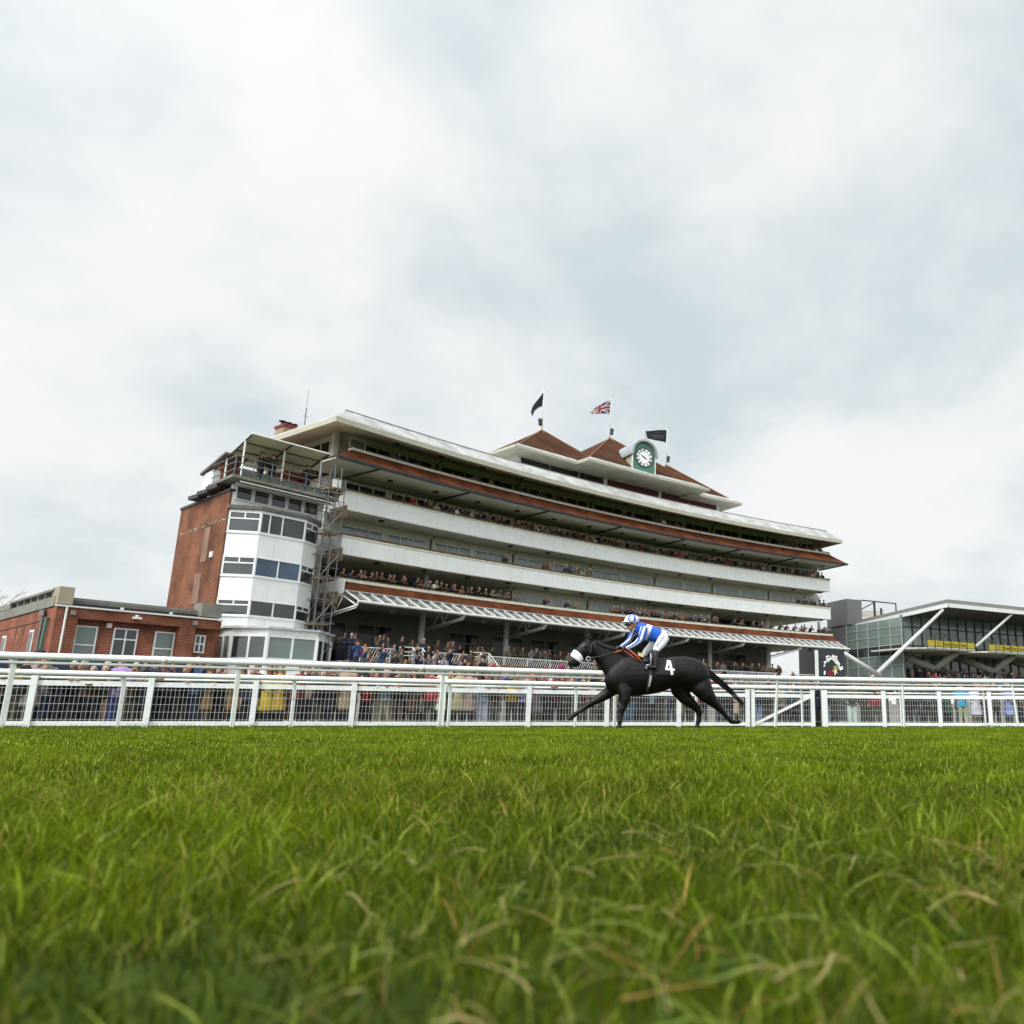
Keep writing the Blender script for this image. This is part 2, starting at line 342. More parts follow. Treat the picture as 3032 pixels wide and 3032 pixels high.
# columns, downpipes, canopy
for i, s in enumerate((.9, 7.9, 15.0, 22.8, 29.8, 36.4, 43.6, 50.35)):
    if i: G('column', MB().tube([FP(s, WD, 3.3), FP(s, WD, 7.3)], .21, 16), WHITE, smooth=True)
    if i in (1, 6, 7): G('upper_column', MB().tube([FP(s, WD + .05, 7.7), FP(s, WD + .05, 10.0)], .17, 12), WHITE, smooth=True)
for s in BAYS[1:]:
    for z0, z1 in ((11.2, 12.7), (14.1, 15.45), (17.0, 18.35)) + (((8.5, 9.85),) if 14 < s < 38 else ()):
        t = .35; G('downpipe', MB().tube([FP(s, WD + .12, z0), FP(s, WD + .12, z1 - .2), FP(s + .05, WD + .45, z1)], .06, 6), PIPE)
for s in BAYS[0:]: G('soffit_pipe', MB().tube([FP(s + .3, 1.45, 15.44), FP(s, WD + .15, 15.36)], .055, 6), PIPE)
cz = lambda d: 7.58 + (6.9 - 7.58) * (d - .8) / (2.36 - .8)
G('canopy_glazing', RL((.1, 49.9, 2.3, .8, 6.93), (.1, 49.9, 2.3, .8, 6.95)), VGLASS)
bpy.data.objects.remove([o for o in gs.children if o.name.startswith('canopy_glazing')][0])
mb = MB(); ss = np.linspace(0.02, 49.9, 24)
for a, b in zip(ss[:-1], ss[1:]):
    mb.add([FP(a, .8, 7.56), FP(b, .8, 7.56), FP(b, 2.3, 6.9), FP(a, 2.3, 6.9), FP(a, .8, 7.53), FP(b, .8, 7.53), FP(b, 2.3, 6.87), FP(a, 2.3, 6.87)], [(3, 2, 1, 0), (4, 5, 6, 7), (0, 1, 5, 4), (3, 7, 6, 2)])
cg = G('canopy_glazing', mb, VGLASS)
mb = MB(); s = 0.05
while s < 49.9: mb.bar(FP(s, .82, 7.62), FP(s, 2.34, 6.93), .055, .09); s += .87
child(cg, 'glazing_bars', mb, WHITE)
child(cg, 'canopy_gutter', MB().tube([FP(a, 2.38, 6.84) for a in np.linspace(0, 49.95, 24)], .085, 8), WHITE)
child(cg, 'canopy_flashing', MB().tube([FP(a, .86, 7.6) for a in np.linspace(0, 50.1, 24)], .075, 6), LEAD)
for s in (.05, 7.9, 15.0, 22.8, 29.8, 36.4, 43.6, 49.9):
    mb = MB(); a = FP(s, 2.3, 6.62); b = FP(s, -2.3, 6.1)
    mb.tube([a, b], .055, 8); mb.tube([FP(s, 2.3, 6.8), a], .045, 6); mb.tube([FP(s, 2.2, 6.48), FP(s, -2.3, 5.92)], .028, 6); mb.tube([FP(s, .7, 7.3), FP(s, 2.2, 6.62)], .05, 6)
    mb.tube([FP(s, .7, 7.3), FP(s, .0, 6.37)], .035, 6); mb.tube([FP(s, .0, 6.37), FP(s, -.4, 7.3)], .035, 6); mb.tube([FP(s, -.4, 7.3), FP(s, -1.2, 6.24)], .03, 6)
    G('canopy_bracket', mb, WHITE, smooth=True)
# floodlights and speakers under the canopy, soffit lights
for s in BAYS[:-1]:
    t = s + 2.7; G('speaker_box', MB().box(FP(t, .6, 6.75), (.34, .25, .22), FANG(t)).box(FP(t, .62, 6.6), (.40, .3, .03), FANG(t)), FRAMEG)
for z, d in ((18.0, .0), (15.46, -.4), (12.78, -1.0), (9.95, -1.0)):
    for s in np.arange(3.2, 50, 3.55):
        G('soffit_light', MB().tube([FP(s, d, z + .03), FP(s, d, z - .05)], .2, 10), DKSTEEL) if z != 12.78 or int(s) % 2 else None
# windows
def window(parent, s, d, z0, z1, wd, panes, glass, th=.05, transom=None, fr=FRAME, darkp=()):
    """one window: frame with its panes as a sub-part, facing the track"""
    ang = FANG(s); o = FP(s, d, 0); u = Vector(FU(s)); nn = Vector((u[1], -u[0], 0))
    P = lambda a, b, z: tuple(Vector((o[0], o[1], z)) + u * a + nn * b)
    mb = MB(); hw = wd / 2
    def bx(a0, a1, b0, b1, c0, c1):
        mb.add([P(a0, b0, c0), P(a1, b0, c0), P(a1, b1, c0), P(a0, b1, c0), P(a0, b0, c1), P(a1, b0, c1), P(a1, b1, c1), P(a0, b1, c1)],
               [(0, 1, 2, 3), (7, 6, 5, 4), (4, 5, 1, 0), (5, 6, 2, 1), (6, 7, 3, 2), (7, 4, 0, 3)])
    bx(-hw, hw, 0, .09, z0, z0 + th); bx(-hw, hw, 0, .09, z1 - th, z1)
    xs = np.linspace(-hw, hw, panes + 1)
    for i, x in enumerate(xs):
        w2 = th / 2; x = min(max(x, -hw + w2), hw - w2); bx(x - w2, x + w2, .003, .085, z0 + th, z1 - th)
    if transom: bx(-hw + th, hw - th, .004, .08, transom - th / 2, transom + th / 2)
    f_ = child(parent, 'window', mb, fr)
    q = MB(); xx = [P(-hw + .01, .03, z0 + .01), P(hw - .01, .03, z0 + .01), P(hw - .01, .03, z1 - .01), P(-hw + .01, .03, z1 - .01)]
    yy = [P(-hw + .01, .005, z0 + .01), P(hw - .01, .005, z0 + .01), P(hw - .01, .005, z1 - .01), P(-hw + .01, .005, z1 - .01)]
    q.add(xx + yy, [(0, 1, 2, 3), (7, 6, 5, 4), (0, 4, 5, 1), (1, 5, 6, 2), (2, 6, 7, 3), (3, 7, 4, 0)]); child(f_, 'pane', q, glass)
    return f_
for b in range(7):
    s0, s1 = BAYS[b], BAYS[b + 1]; L = s1 - s0; hw = (L - 1.0) / 2
    for k in (0, 1):
        sc_ = s0 + .35 + hw / 2 + k * (hw + .3)
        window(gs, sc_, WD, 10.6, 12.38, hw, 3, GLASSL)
        window(gs, sc_, WD, 13.35, 15.28, hw, 3, GLASS)
        window(gs, sc_, WD, 16.2, 18.15, hw, 3, GLASS)
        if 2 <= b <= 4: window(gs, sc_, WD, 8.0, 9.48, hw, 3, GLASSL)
        if b < 6 and (b, k) not in ((1, 0), (4, 1)): window(gs, sc_ - .3, -5, 3.6, 6.4, hw - .3, 2, GLASSD, .09, 5.6, FRAMEG)
# glazed corner box on the top storey
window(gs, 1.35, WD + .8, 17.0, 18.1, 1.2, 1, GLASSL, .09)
G('corner_post', MB().box(FP(.25, -2.45, 17.5), (.35, .35, 1.9), FANG(0)), WHITE)
# end wall windows of the top storey
mb = MB(); mb.prism([FP(.35, -3.2)[:2], FP(.37, -3.2)[:2], FP(.37, -7.6)[:2], FP(.35, -7.6)[:2]], 16.9, 18.0); G('end_window_pane', mb, GLASS)
mb = MB()
for dd in np.linspace(-3.2, -7.6, 5): mb.box(FP(.33, dd, 17.45), (.07, .07, 1.15), FANG(0))
G('end_window_frame', mb, FRAME)
# attic storey with maroon windows, stepped eaves and three tiled pyramids
G('attic_wall', block(15.2, 37.8, -3.0, -10, 19.16, 20.98), CREAM)
for a, b, gl in ((15.7, 18.6, 0), (18.7, 21.6, 0), (21.75, 24.2, 0), (24.6, 30.5, 1), (30.8, 34.2, 1), (34.3, 37.6, 1)):
    f = G('attic_window', block(a, b, -2.93, -2.99, 19.7, 20.95), MAROON)
    if not gl:
        child(f, 'pane', block(a + .08, b - .12, -2.9, -2.93, 20.28, 20.9), GLASS)
G('attic_post', MB().box(FP(15.45, -2.9, 20.2), (.4, .2, 1.7), FANG(15)), WHITE); G('attic_post', MB().box(FP(24.4, -2.85, 20.2), (.3, .15, 1.7), FANG(24)), WHITE)
G('attic_post', MB().box(FP(37.7, -2.9, 20.2), (.35, .2, 1.7), FANG(37)), WHITE); G('attic_post', MB().box(FP(30.6, -2.85, 20.2), (.22, .15, 1.7), FANG(30)), WHITE)
for s0, s1, df, db, z in ((13.8, 21.0, -1.1, -11, 21.0), (20.05, 34.05, .3, -12, 21.05), (33.0, 39.5, -1.25, -11, 20.88)):
    G('eaves', RL((s0 + .06, s1 - .06, df - .06, db, z - .26), (s0 + .06, s1 - .06, df - .06, db, z - .24)), SOFFIT)
    G('fascia', RL((s0, s1, df, db, z - .23), (s0, s1, df, db, z)), FASCIA)
    G('sloping_roof', RL((s0 + .05, s1 - .05, df - .05, db, z + .005), (s0 + .9, s1 - .9, df - .9, db + .9, z + .5)), ROOFW)
def pyramid(s0, s1, df, db, z, sa, da, za):
    b = [FP(s0, df, z), FP(s1, df, z), FP(s1, db, z), FP(s0, db, z)]; a = FP(sa, da, za)
    t = [Vector(p).lerp(Vector(a), .985) for p in b]
    mb = MB().add(b + t, [(3, 2, 1, 0), (4, 5, 6, 7)] + [(i, (i + 1) % 4, 4 + (i + 1) % 4, 4 + i) for i in range(4)])
    o = G('pyramid_roof', mb, TILE)
    mr = MB()
    for i in range(2): mr.tube([b[i], a], .09, 5)
    mr.tube([Vector(a).lerp(Vector(b[0]), .0), Vector(a) - Vector((0, 0, .35))], [.12, .4], 8)
    child(o, 'ridge_tiles', mr, MOSS); return o
APX = ((19.4, -5.5, 24.68), (26.7, -5.5, 25.8), (33.4, -5.5, 24.55))
pyramid(14.9, 24.4, -2.1, -10, 21.45, *APX[0]); pyramid(20.9, 33.3, -.7, -11, 21.5, *APX[1]); pyramid(28.9, 38.6, -2.2, -10, 21.35, *APX[2])
# clock dormer
cs = 26.75; ang = FANG(cs) - R_(9); CK = MB(); dF, zc0, rr = -.45, 23.0, 1.14
cu = Vector((math.cos(ang), math.sin(ang), 0)); cn = Vector((cu[1], -cu[0], 0)); C0 = Vector(FP(cs, dF, 0))
CP = lambda a, b, z: tuple(C0 + cu * a + cn * b + Vector((0, 0, z)))
prof = [(-rr, 21.35), (rr, 21.35), (rr, zc0)] + [(rr * math.cos(t), zc0 + rr * math.sin(t)) for t in np.linspace(.05, math.pi - .05, 22)] + [(-rr, zc0)]
def extr(mb, prof, b0, b1):
    k = len(prof); vs = [CP(a, b1, z) for a, z in prof] + [CP(a, b0, z) for a, z in prof]
    return mb.add(vs, [tuple(range(k)), tuple(range(k, 2 * k))[::-1]] + [(i, k + i, k + (i + 1) % k, (i + 1) % k) for i in range(k)])
dorm = G('clock_dormer', extr(MB(), prof, -4.2, 0), mat('dormer_cheek', (.42, .38, .27), .7, .1))
child(dorm, 'green_front', extr(MB(), [(a * .985, 21.37 + (z - 21.37) * .99) for a, z in prof], 0.002, .05), GREEN)
arc = [(1.0, t) for t in np.linspace(-.12, math.pi + .12, 24)]
ro, ri = rr + .2, rr + .02
pr = [(ro * math.cos(t), zc0 + ro * math.sin(t)) for _, t in arc] + [(ri * math.cos(t), zc0 + ri * math.sin(t)) for _, t in arc[::-1]]
k = len(arc); vs = [CP(a, .3, z) for a, z in pr] + [CP(a, -4.0, z) for a, z in pr]; K = 2 * k
fs = [(i, i + 1, K - 2 - i, K - 1 - i) for i in range(k - 1)] + [(i, K + i, K + (i + 1) % K, (i + 1) % K) for i in range(K)]
lead = child(dorm, 'barrel_roof', MB().add(vs, fs), mat('lead_roof', (.33, .35, .37), .45, .15, 2))
mb = MB()
for b in np.arange(-3.9, .2, .45): mb.tube([CP((ro + .015) * math.cos(t), b, zc0 + (ro + .015) * math.sin(t)) for _, t in arc], .03, 5)
child(lead, 'lead_rolls', mb, mat('lead_roll', (.50, .52, .54), .5))
for sgn in (-1, 1): child(dorm, 'corner_board', MB().box(CP(sgn * (rr + .03), .02, 22.1), (.09, .12, 1.6), ang), WHITE)
child(dorm, 'finial', MB().tube([CP(0, .2, zc0 + ro), CP(0, .2, zc0 + ro + .55)], .02, 5), PIPE)
def disc(mb, r0, r1, b0, b1, zc_, n=48):
    vs = []
    for b in (b0, b1):
        for r in (r0, r1):
            vs += [CP(r * math.cos(2 * math.pi * i / n), b, zc_ + r * math.sin(2 * math.pi * i / n)) for i in range(n)]
    fs = []
    for i in range(n):
        j = (i + 1) % n
        fs += [(2 * n + i, 3 * n + i, 3 * n + j, 2 * n + j), (n + i, n + j, 3 * n + j, 3 * n + i)]
        if r0 > 0: fs += [(i, 2 * n + i, 2 * n + j, j)]
    return mb.add(vs, fs)
ZC = 22.72
face = child(dorm, 'clock_face', disc(MB(), .0001, .84, .05, .075, ZC), mat('clock_white', (.85, .85, .83), .4, .02))
mb = disc(MB(), .83, .90, .05, .11, ZC); disc(mb, .53, .555, .05, .085, ZC)
child(face, 'clock_ring', mb, BLACK)
nums = 'XII I II III IIII V VI VII VIII IX X XI'.split(); mb = MB()
for i, t in enumerate(nums):
    a = math.pi / 2 - i * math.pi / 6; mh_ = text_mesh(t, .26, .004, .012)
    wv = max(v.co.x for v in mh_.vertices) - min(v.co.x for v in mh_.vertices)
    mm_ = frame_matrix(CP(.69 * math.cos(a), .085, ZC + .69 * math.sin(a)), cu) @ Matrix.Rotation(a - math.pi / 2, 4, 'Z') @ Matrix.Scale(min(1, .26 / max(wv, .01)), 4, (1, 0, 0)) @ Matrix.Scale(.95, 4, (0, 1, 0))
    mh_.transform(mm_); mb.add([v.co for v in mh_.vertices], [tuple(p.vertices) for p in mh_.polygons])
child(face, 'roman_numerals', mb, BLACK)
def hand(l, w_, th_, b):
    u_ = (math.sin(th_), math.cos(th_)); v_ = (u_[1], -u_[0]); pts = [(-.18, 0), (-.05, -w_), (l * .35, -w_ * 1.1), (l * .45, -w_ * .35), (l, 0), (l * .45, w_ * .35), (l * .35, w_ * 1.1), (-.05, w_)]
    P2 = [(p * u_[0] + q * v_[0], ZC + p * u_[1] + q * v_[1]) for p, q in pts]; k = len(P2)
    return MB().add([CP(a, b, z) for a, z in P2] + [CP(a, b - .01, z) for a, z in P2], [tuple(range(k))[::-1], tuple(range(k)), tuple(range(k, 2 * k))])
child(face, 'hour_hand', hand(.46, .05, R_(113), .10), BLACK); child(face, 'minute_hand', hand(.72, .035, R_(300), .115), BLACK)
# chimney
ch = G('chimney', MB().box(FP(.1, -8.5, 18.85), (1.15, 1.1, 1.9), FANG(0)), mat('buff_brick', (.36, .25, .14), .8, .2, 1, 'brick', (.30, .20, .11)))
child(ch, 'chimney_cap', MB().box(FP(.1, -8.5, 19.88), (1.3, 1.25, .18), FANG(0)).box(FP(.1, -8.5, 20.03), (.9, .8, .16), FANG(0)), REDP)
for a in (-.4, 0, .42): child(ch, 'cowl', MB().tube([FP(.1 + a, -8.5, 20.05), FP(.1 + a, -8.5, 20.25)], .09, 8).tube([FP(.1 + a, -8.5, 20.27), FP(.1 + a, -8.5, 20.31)], .24, 12), BLACK)
mast = MB().tube([FP(.45, -7, 19.0), FP(.45, -7, 21.2)], .03, 6).tube([FP(.45, -7, 21.2), FP(.45, -7, 22.6)], .012, 5).tube([FP(.3, -7, 20.6), FP(.65, -7, 20.6)], .015, 5)
mast.build('antenna_mast', DKSTEEL, label='thin dark antenna mast standing beside the buff chimney', cat='antenna')

# terrace steps, dwarf wall, railings
for k in range(9):
    d0 = 2.9 + k * .75; z = 3.05 - k * .31
    G('terrace_step', block(-.5, 51, d0 + .75, d0, 0, z), TERR)
G('dwarf_wall', block(7.6, 20.5, 2.88, 2.7, 3.3, 3.62), BRICK); G('dwarf_wall', block(28, 48, 2.88, 2.7, 3.3, 3.62), mat('dwarf_wall_dark', (.10, .10, .08), .9, .2))
for s0, s1 in ((.2, 2.6), (4.2, 8.0), (9.0, 19.5), (22, 28.6), (31.5, 40), (41.5, 49)):
    mb = MB(); zb, zt = 3.42, 4.15; pts = [FP(s, 2.8, zt) for s in np.linspace(s0, s1, max(2, int((s1 - s0) / 2) + 1))]
    mb.tube(pts, .03, 6); mb.tube([(p[0], p[1], zb) for p in pts], .02, 5)
    for s in np.arange(s0, s1, 2.05): mb.tube([FP(s, 2.8, zb - .1), FP(s, 2.8, zt)], .028, 5)
    s = s0
    while s < s1 - .35: mb.tube([FP(s, 2.8, zb), FP(s + .36, 2.8, zt)], .014, 4); s += .19
    G('terrace_railing', mb, WHITE)
for s in (3.4, 8.6, 20.7, 30.0, 40.8):
    mb = MB()
    for q in (0, .7):
        for zz in (0, -.28, -.5):
            mb.tube([FP(s + q, 4.6, 3.35 + zz), FP(s + q, 3.4, 4.3 + zz), FP(s + q + .0, 2.6, 4.35 + zz)], .028, 6)
        mb.tube([FP(s + q, 4.6, 2.4), FP(s + q, 4.6, 3.35)], .028, 6); mb.tube([FP(s + q, 3.4, 3.0), FP(s + q, 3.4, 4.3)], .028, 6)
    G('stair_handrail', mb, WHITE)

# ------------------------------------------------------------------ flags on the pyramids
def flag(name, apex, top, label, mesh_fn):
    e_ = empty('flagpole', FP(*apex), label, 'flagpole', 'flagpoles on the tiled pyramids')
    p = MB().tube([FP(*apex), FP(apex[0], apex[1], top)], .045, 8, .025).tube([FP(apex[0], apex[1], top), FP(apex[0], apex[1], top + .12)], .07, 6)
    child(e_, 'pole', p, WHITE, smooth=True)
    u = Vector(FU(apex[0])); b = Vector(FP(apex[0], apex[1], apex[2]))
    for zz, q in ((.55, .18), (.85, .22)):
        c = b + u * q * (1 if apex[0] > 22 else -1) + Vector((0, 0, zz))
        child(e_, 'floodlight', MB().box(c, (.34, .25, .26), FANG(20) + .5).tube([c, b + Vector((0, 0, zz - .15))], .035, 5), BLACK)
    mesh_fn(e_, b, u, top); return e_
def cloth(parent, name, top_left, grid, material, img=None):
    """grid of 3D points -> thin double-sided sheet"""
    ny, nx = len(grid), len(grid[0]); nn = Vector((FU(20)[1], -FU(20)[0], 0)) * .006
    vs = [p + nn for r in grid for p in r] + [p - nn for r in grid for p in r]; o = nx * ny; fs = []
    for i in range(ny - 1):
        for j in range(nx - 1):
            a = i * nx + j; q = (a, a + 1, a + nx + 1, a + nx); fs.append(q[::-1]); fs.append(tuple(o + k for k in q))
    ed = [i for i in range(nx)] + [i * nx + nx - 1 for i in range(1, ny)] + [(ny - 1) * nx + i for i in range(nx - 2, -1, -1)] + [i * nx for i in range(ny - 2, 0, -1)]
    for i in range(len(ed)): a, b = ed[i], ed[(i + 1) % len(ed)]; fs.append((a, b, o + b, o + a))
    mb = MB().add(vs, fs); ob = child(parent, name, mb, material); return ob
def flag_grid(b, u, z_hoist_top, hoist, L, drop, wave, nx=26, ny=16, fold=1.0):
    rows = []; dn = Vector((u[1], -u[0], 0))
    for i in range(ny):
        t = i / (ny - 1); row = []
        for j in range(nx):
            q = j / (nx - 1)
            x = L * q * (1 - .12 * t); z = z_hoist_top - hoist * t * (1 - fold * q) - drop * q ** 1.25
            row.append(b * 1.0 + u * (-x - .1 * t) + dn * (wave * math.sin(q * 7 + t * 1.4) * q) + Vector((0, 0, z - b.z)))
        rows.append(row)
    return rows
BLUEF = mat('navy_flag', (.008, .010, .022), .8, .1)
def f1(e_, b, u, top): cloth(e_, 'flag', None, flag_grid(b, u, top - .55, 1.35, 1.35, 2.3, .25, fold=.75), BLUEF)
def f3(e_, b, u, top):
    gr = flag_grid(b, u, top - .3, 1.35, 2.75, .75, .12, fold=.45); fl = cloth(e_, 'flag', None, gr, BLUEF)
    nn = Vector((u[1], -u[0], 0)) * .02
    for txt, sz, rowp, fz in (('NEWBURY', .34, 9, .0), ('RACECOURSE', .20, 12, 0)):
        me = text_mesh(txt, sz, .003, .006); c = gr[rowp][11] + nn * 6
        child_ = place_mesh(fl, 'lettering', me, mat('faded_gold', (.11, .10, .075), .6), frame_matrix(c, u - Vector((0, 0, -.18))))
    hp = [(-.55, -.05), (-.3, .06), (0, .1), (.2, .2), (.5, .24), (.25, .1), (.1, 0), (-.15, -.06), (-.4, -.14)]
    c = gr[5][11] + nn * 6; P3 = [c + u * x * .8 + Vector((0, 0, z * .8)) for x, z in hp]
    child(fl, 'horse_emblem', MB().add(P3, [tuple(range(len(P3))), tuple(range(len(P3)))[::-1]]), mat('faded_grey', (.10, .11, .13), .6))
def uj_material():
    M = bpy.data.materials.new('union_flag'); M.use_nodes = True; T = M.node_tree; T.nodes['Principled BSDF'].inputs['Roughness'].default_value = .8
    a = T.nodes.new('ShaderNodeAttribute'); a.attribute_name = 'Col'; T.links.new(a.outputs[0], T.nodes['Principled BSDF'].inputs[0]); return M
def uj_col(x, y):           # x 0..2, y 0..1
    B_, W_, R__ = (.010, .014, .08, 1), (.52, .52, .52, 1), (.34, .012, .018, 1)
    if abs(x - 1) < .1 or abs(y - .5) < .1: return R__
    if abs(x - 1) < .167 or abs(y - .5) < .167: return W_
    for sgn in (1, -1):
        yy = (x - 1) * .5 * sgn + .5; dd = (y - yy) * .894
        if abs(dd) < .1:
            side = 1 if (x < 1) == (sgn > 0) else -1
            return R__ if 0 < dd * side < .067 else W_
    return B_
def f2(e_, b, u, top):
    nx, ny = 72, 40; gr = flag_grid(b, u, top - .35, 1.5, 2.5, 1.9, .22, nx, ny, fold=.88); fl = cloth(e_, 'flag', None, gr, uj_material())
    me = fl.data; ca = me.color_attributes.new('Col', 'FLOAT_COLOR', 'CORNER'); o = nx * ny; cols = np.empty((len(me.loops), 4), np.float32)
    for p in me.polygons:
        q = [v % o for v in p.vertices]; cx = np.mean([v % nx for v in q]) / (nx - 1); cy = np.mean([v // nx for v in q]) / (ny - 1)
        for l in p.loop_indices: cols[l] = uj_col(2 * cx, cy)
    ca.data.foreach_set('color', cols.ravel())
flag('a', APX[0], 28.75, 'white flagpole with a limp dark flag on the pyramid roof nearest the brick tower', f1)
flag('b', APX[1], 29.95, 'white flagpole with the union flag on the middle pyramid roof', f2)
flag('c', APX[2], 28.55, 'white flagpole with a dark lettered flag on the pyramid roof behind the clock', f3)

# ------------------------------------------------------------------ press tower of brick with a canted white bay
tw = empty('press_tower', FP(-4, -3), 'red brick tower with a canted white bay and a roofed camera platform', 'tower')
T_ = lambda name, mb, m_, **k: child(tw, name, mb, m_, **k)
SP = lambda l: [FP(a, b)[:2] for a, b in l]
T_('tower_body', MB().prism(SP([(-7.1, 0), (-6.2, -7.1), (-1.6, -7.1), (-1.5, -.2)]), 0, 12.35), BRICKO)
T_('verge', MB().prism(SP([(-7.16, .04), (-6.26, -7.15), (-5.9, -7.15), (-6.7, .04)]), 12.35, 12.5), DKSTEEL)
T_('render_patch', MB().prism(SP([(-6.87, -2.0), (-6.78, -2.75), (-6.75, -2.75), (-6.82, -2.0)]), 8.6, 10.6), mat('pale_brick_patch', (.30, .15, .09), .85, .25, 1, 'brick', (.24, .11, .07)))
T_('render_patch', MB().prism(SP([(-6.80, -2.4), (-6.70, -3.3), (-6.66, -3.3), (-6.76, -2.4)]), 6.3, 8.0), MT['pale_brick_patch'])
mb = MB(); rs_ = random.Random(9)
for i in range(70):
    d_ = -rs_.uniform(0.1, 7.0); z_ = 10.75 + rs_.uniform(-.06, .06); sx_ = -7.1 + (-6.2 + 7.1) * (-d_ / 7.1); l_ = rs_.uniform(.04, .16)
    mb.prism(SP([(sx_ - .012, d_), (sx_ - .012, d_ - l_), (sx_ + .02, d_ - l_), (sx_ + .02, d_)]), z_, z_ + rs_.uniform(.02, .05))
T_('lime_stains', mb, mat('lime_white', (.42, .38, .32), .9, .3, 8))
T_('vent_box', MB().box(FP(-6.98, -1.25, 8.9), (.1, .3, .32), FANG(0)), WHITE)
BAY = [(-6.98, .03), (-5.8, 1.15), (-3.15, 1.2), (-1.85, .42), (-1.45, -.3), (-6.9, -.3)]
def grow(poly, k, c=(-4.2, .2)): return [(c[0] + (a - c[0]) * (1 + k), b + (k * 2 if b > 0 else 0)) for a, b in poly]
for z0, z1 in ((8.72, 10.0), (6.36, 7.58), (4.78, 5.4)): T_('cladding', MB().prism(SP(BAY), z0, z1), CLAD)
for z in (10.0, 7.58, 5.4): T_('sill', MB().prism(SP(grow(BAY, .018)), z, z + .07), WHITE)
T_('cornice', MB().prism(SP(grow(BAY, .05)), 11.36, 11.56), mat('slate_edge', (.13, .12, .11), .8, .3, 3))
T_('bay_soffit', MB().prism(SP(BAY), 11.24, 11.35), WHITE)
for z0, z1 in ((10.07, 11.24), (7.65, 8.72), (5.47, 6.36)):
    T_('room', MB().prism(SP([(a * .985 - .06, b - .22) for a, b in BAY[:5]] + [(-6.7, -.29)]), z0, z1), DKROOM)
def seg_window(parent, a, b, z0, z1, fr, panes, glass, transom=None, split=None, blind=None):
    """window between two plan points a, b"""
    A, B = Vector((*a, 0)), Vector((*b, 0)); u = (B - A).normalized(); nn = Vector((u.y, -u.x, 0)); Lw = (B - A).length
    P = lambda x, y, z: tuple(A + u * x + nn * y + Vector((0, 0, z)))
    mb = MB()
    def bx(a0, a1, b0, b1, c0, c1):
        mb.add([P(a0, b0, c0), P(a1, b0, c0), P(a1, b1, c0), P(a0, b1, c0), P(a0, b0, c1), P(a1, b0, c1), P(a1, b1, c1), P(a0, b1, c1)],
               [(0, 1, 2, 3), (7, 6, 5, 4), (4, 5, 1, 0), (5, 6, 2, 1), (6, 7, 3, 2), (7, 4, 0, 3)])
    bx(0, Lw, -.05, .03, z0, z0 + fr); bx(0, Lw, -.05, .03, z1 - fr, z1)
    for x in ([0] + [Lw * p for p in panes] + [Lw]):
        x = min(max(x, fr / 2), Lw - fr / 2); bx(x - fr / 2, x + fr / 2, -.047, .027, z0 + fr, z1 - fr)
    if transom:
        bx(fr, (Lw if not split else Lw) - fr, -.044, .02, transom - fr / 2, transom + fr / 2)
        if split: bx(Lw * split - fr / 2, Lw * split + fr / 2, -.04, .018, transom + fr / 2, z1 - fr)
    f_ = child(parent, 'window', mb, FRAME)
    q = MB(); q.add([P(.02, -.02, z0 + .02), P(Lw - .02, -.02, z0 + .02), P(Lw - .02, -.02, z1 - .02), P(.02, -.02, z1 - .02), P(.02, -.05, z0 + .02), P(Lw - .02, -.05, z0 + .02), P(Lw - .02, -.05, z1 - .02), P(.02, -.05, z1 - .02)],
          [(0, 1, 2, 3), (7, 6, 5, 4), (0, 4, 5, 1), (1, 5, 6, 2), (2, 6, 7, 3), (3, 7, 4, 0)]); child(f_, 'pane', q, glass); return f_
GLASSB = mat('blue_window_glass', (.05, .09, .16), .05, .3, .7, spec=.7); GLASST = mat('tower_glass', (.035, .04, .043), .05, .3, .6, spec=.8)
bp_ = SP(BAY)
for k, (z0, z1) in enumerate(((10.07, 11.24), (7.65, 8.72), (5.47, 6.36))):
    seg_window(tw, bp_[0], bp_[1], z0, z1, .075, [], GLASST, z0 + (z1 - z0) * .66, .5)
    seg_window(tw, bp_[1], bp_[2], z0, z1, .06, ([.2, .48] if k == 0 else [.5]), (GLASST, GLASSB, GLASST)[k])
    seg_window(tw, bp_[2], bp_[3], z0, z1, .07, [], GLASST, z0 + (z1 - z0) * .68, .5)
    T_('side_infill', MB().prism(SP([(-1.85, .42), (-1.45, -.3), (-1.9, -.3)]), z0, z1), WHITE)
    T_('side_infill', MB().prism(SP([(-7.0, .02), (-7.05, -.28), (-6.8, -.28)]), z0, z1), WHITE)
T_('attic_front', MB().prism(SP([(-6.95, .02), (-1.45, .02), (-1.45, -.25), (-6.95, -.25)]), 11.57, 12.0), WHITE)
T_('attic_front', MB().prism(SP([(-6.95, .02), (-1.45, .02), (-1.45, -.25), (-6.95, -.25)]), 12.0, 12.78), WHITE)
for i in range(5):
    a = -6.82 + i * 1.01; seg_window(tw, FP(a, .08)[:2], FP(a + .96, .08)[:2], 11.93, 12.74, .065, [], GLASST)
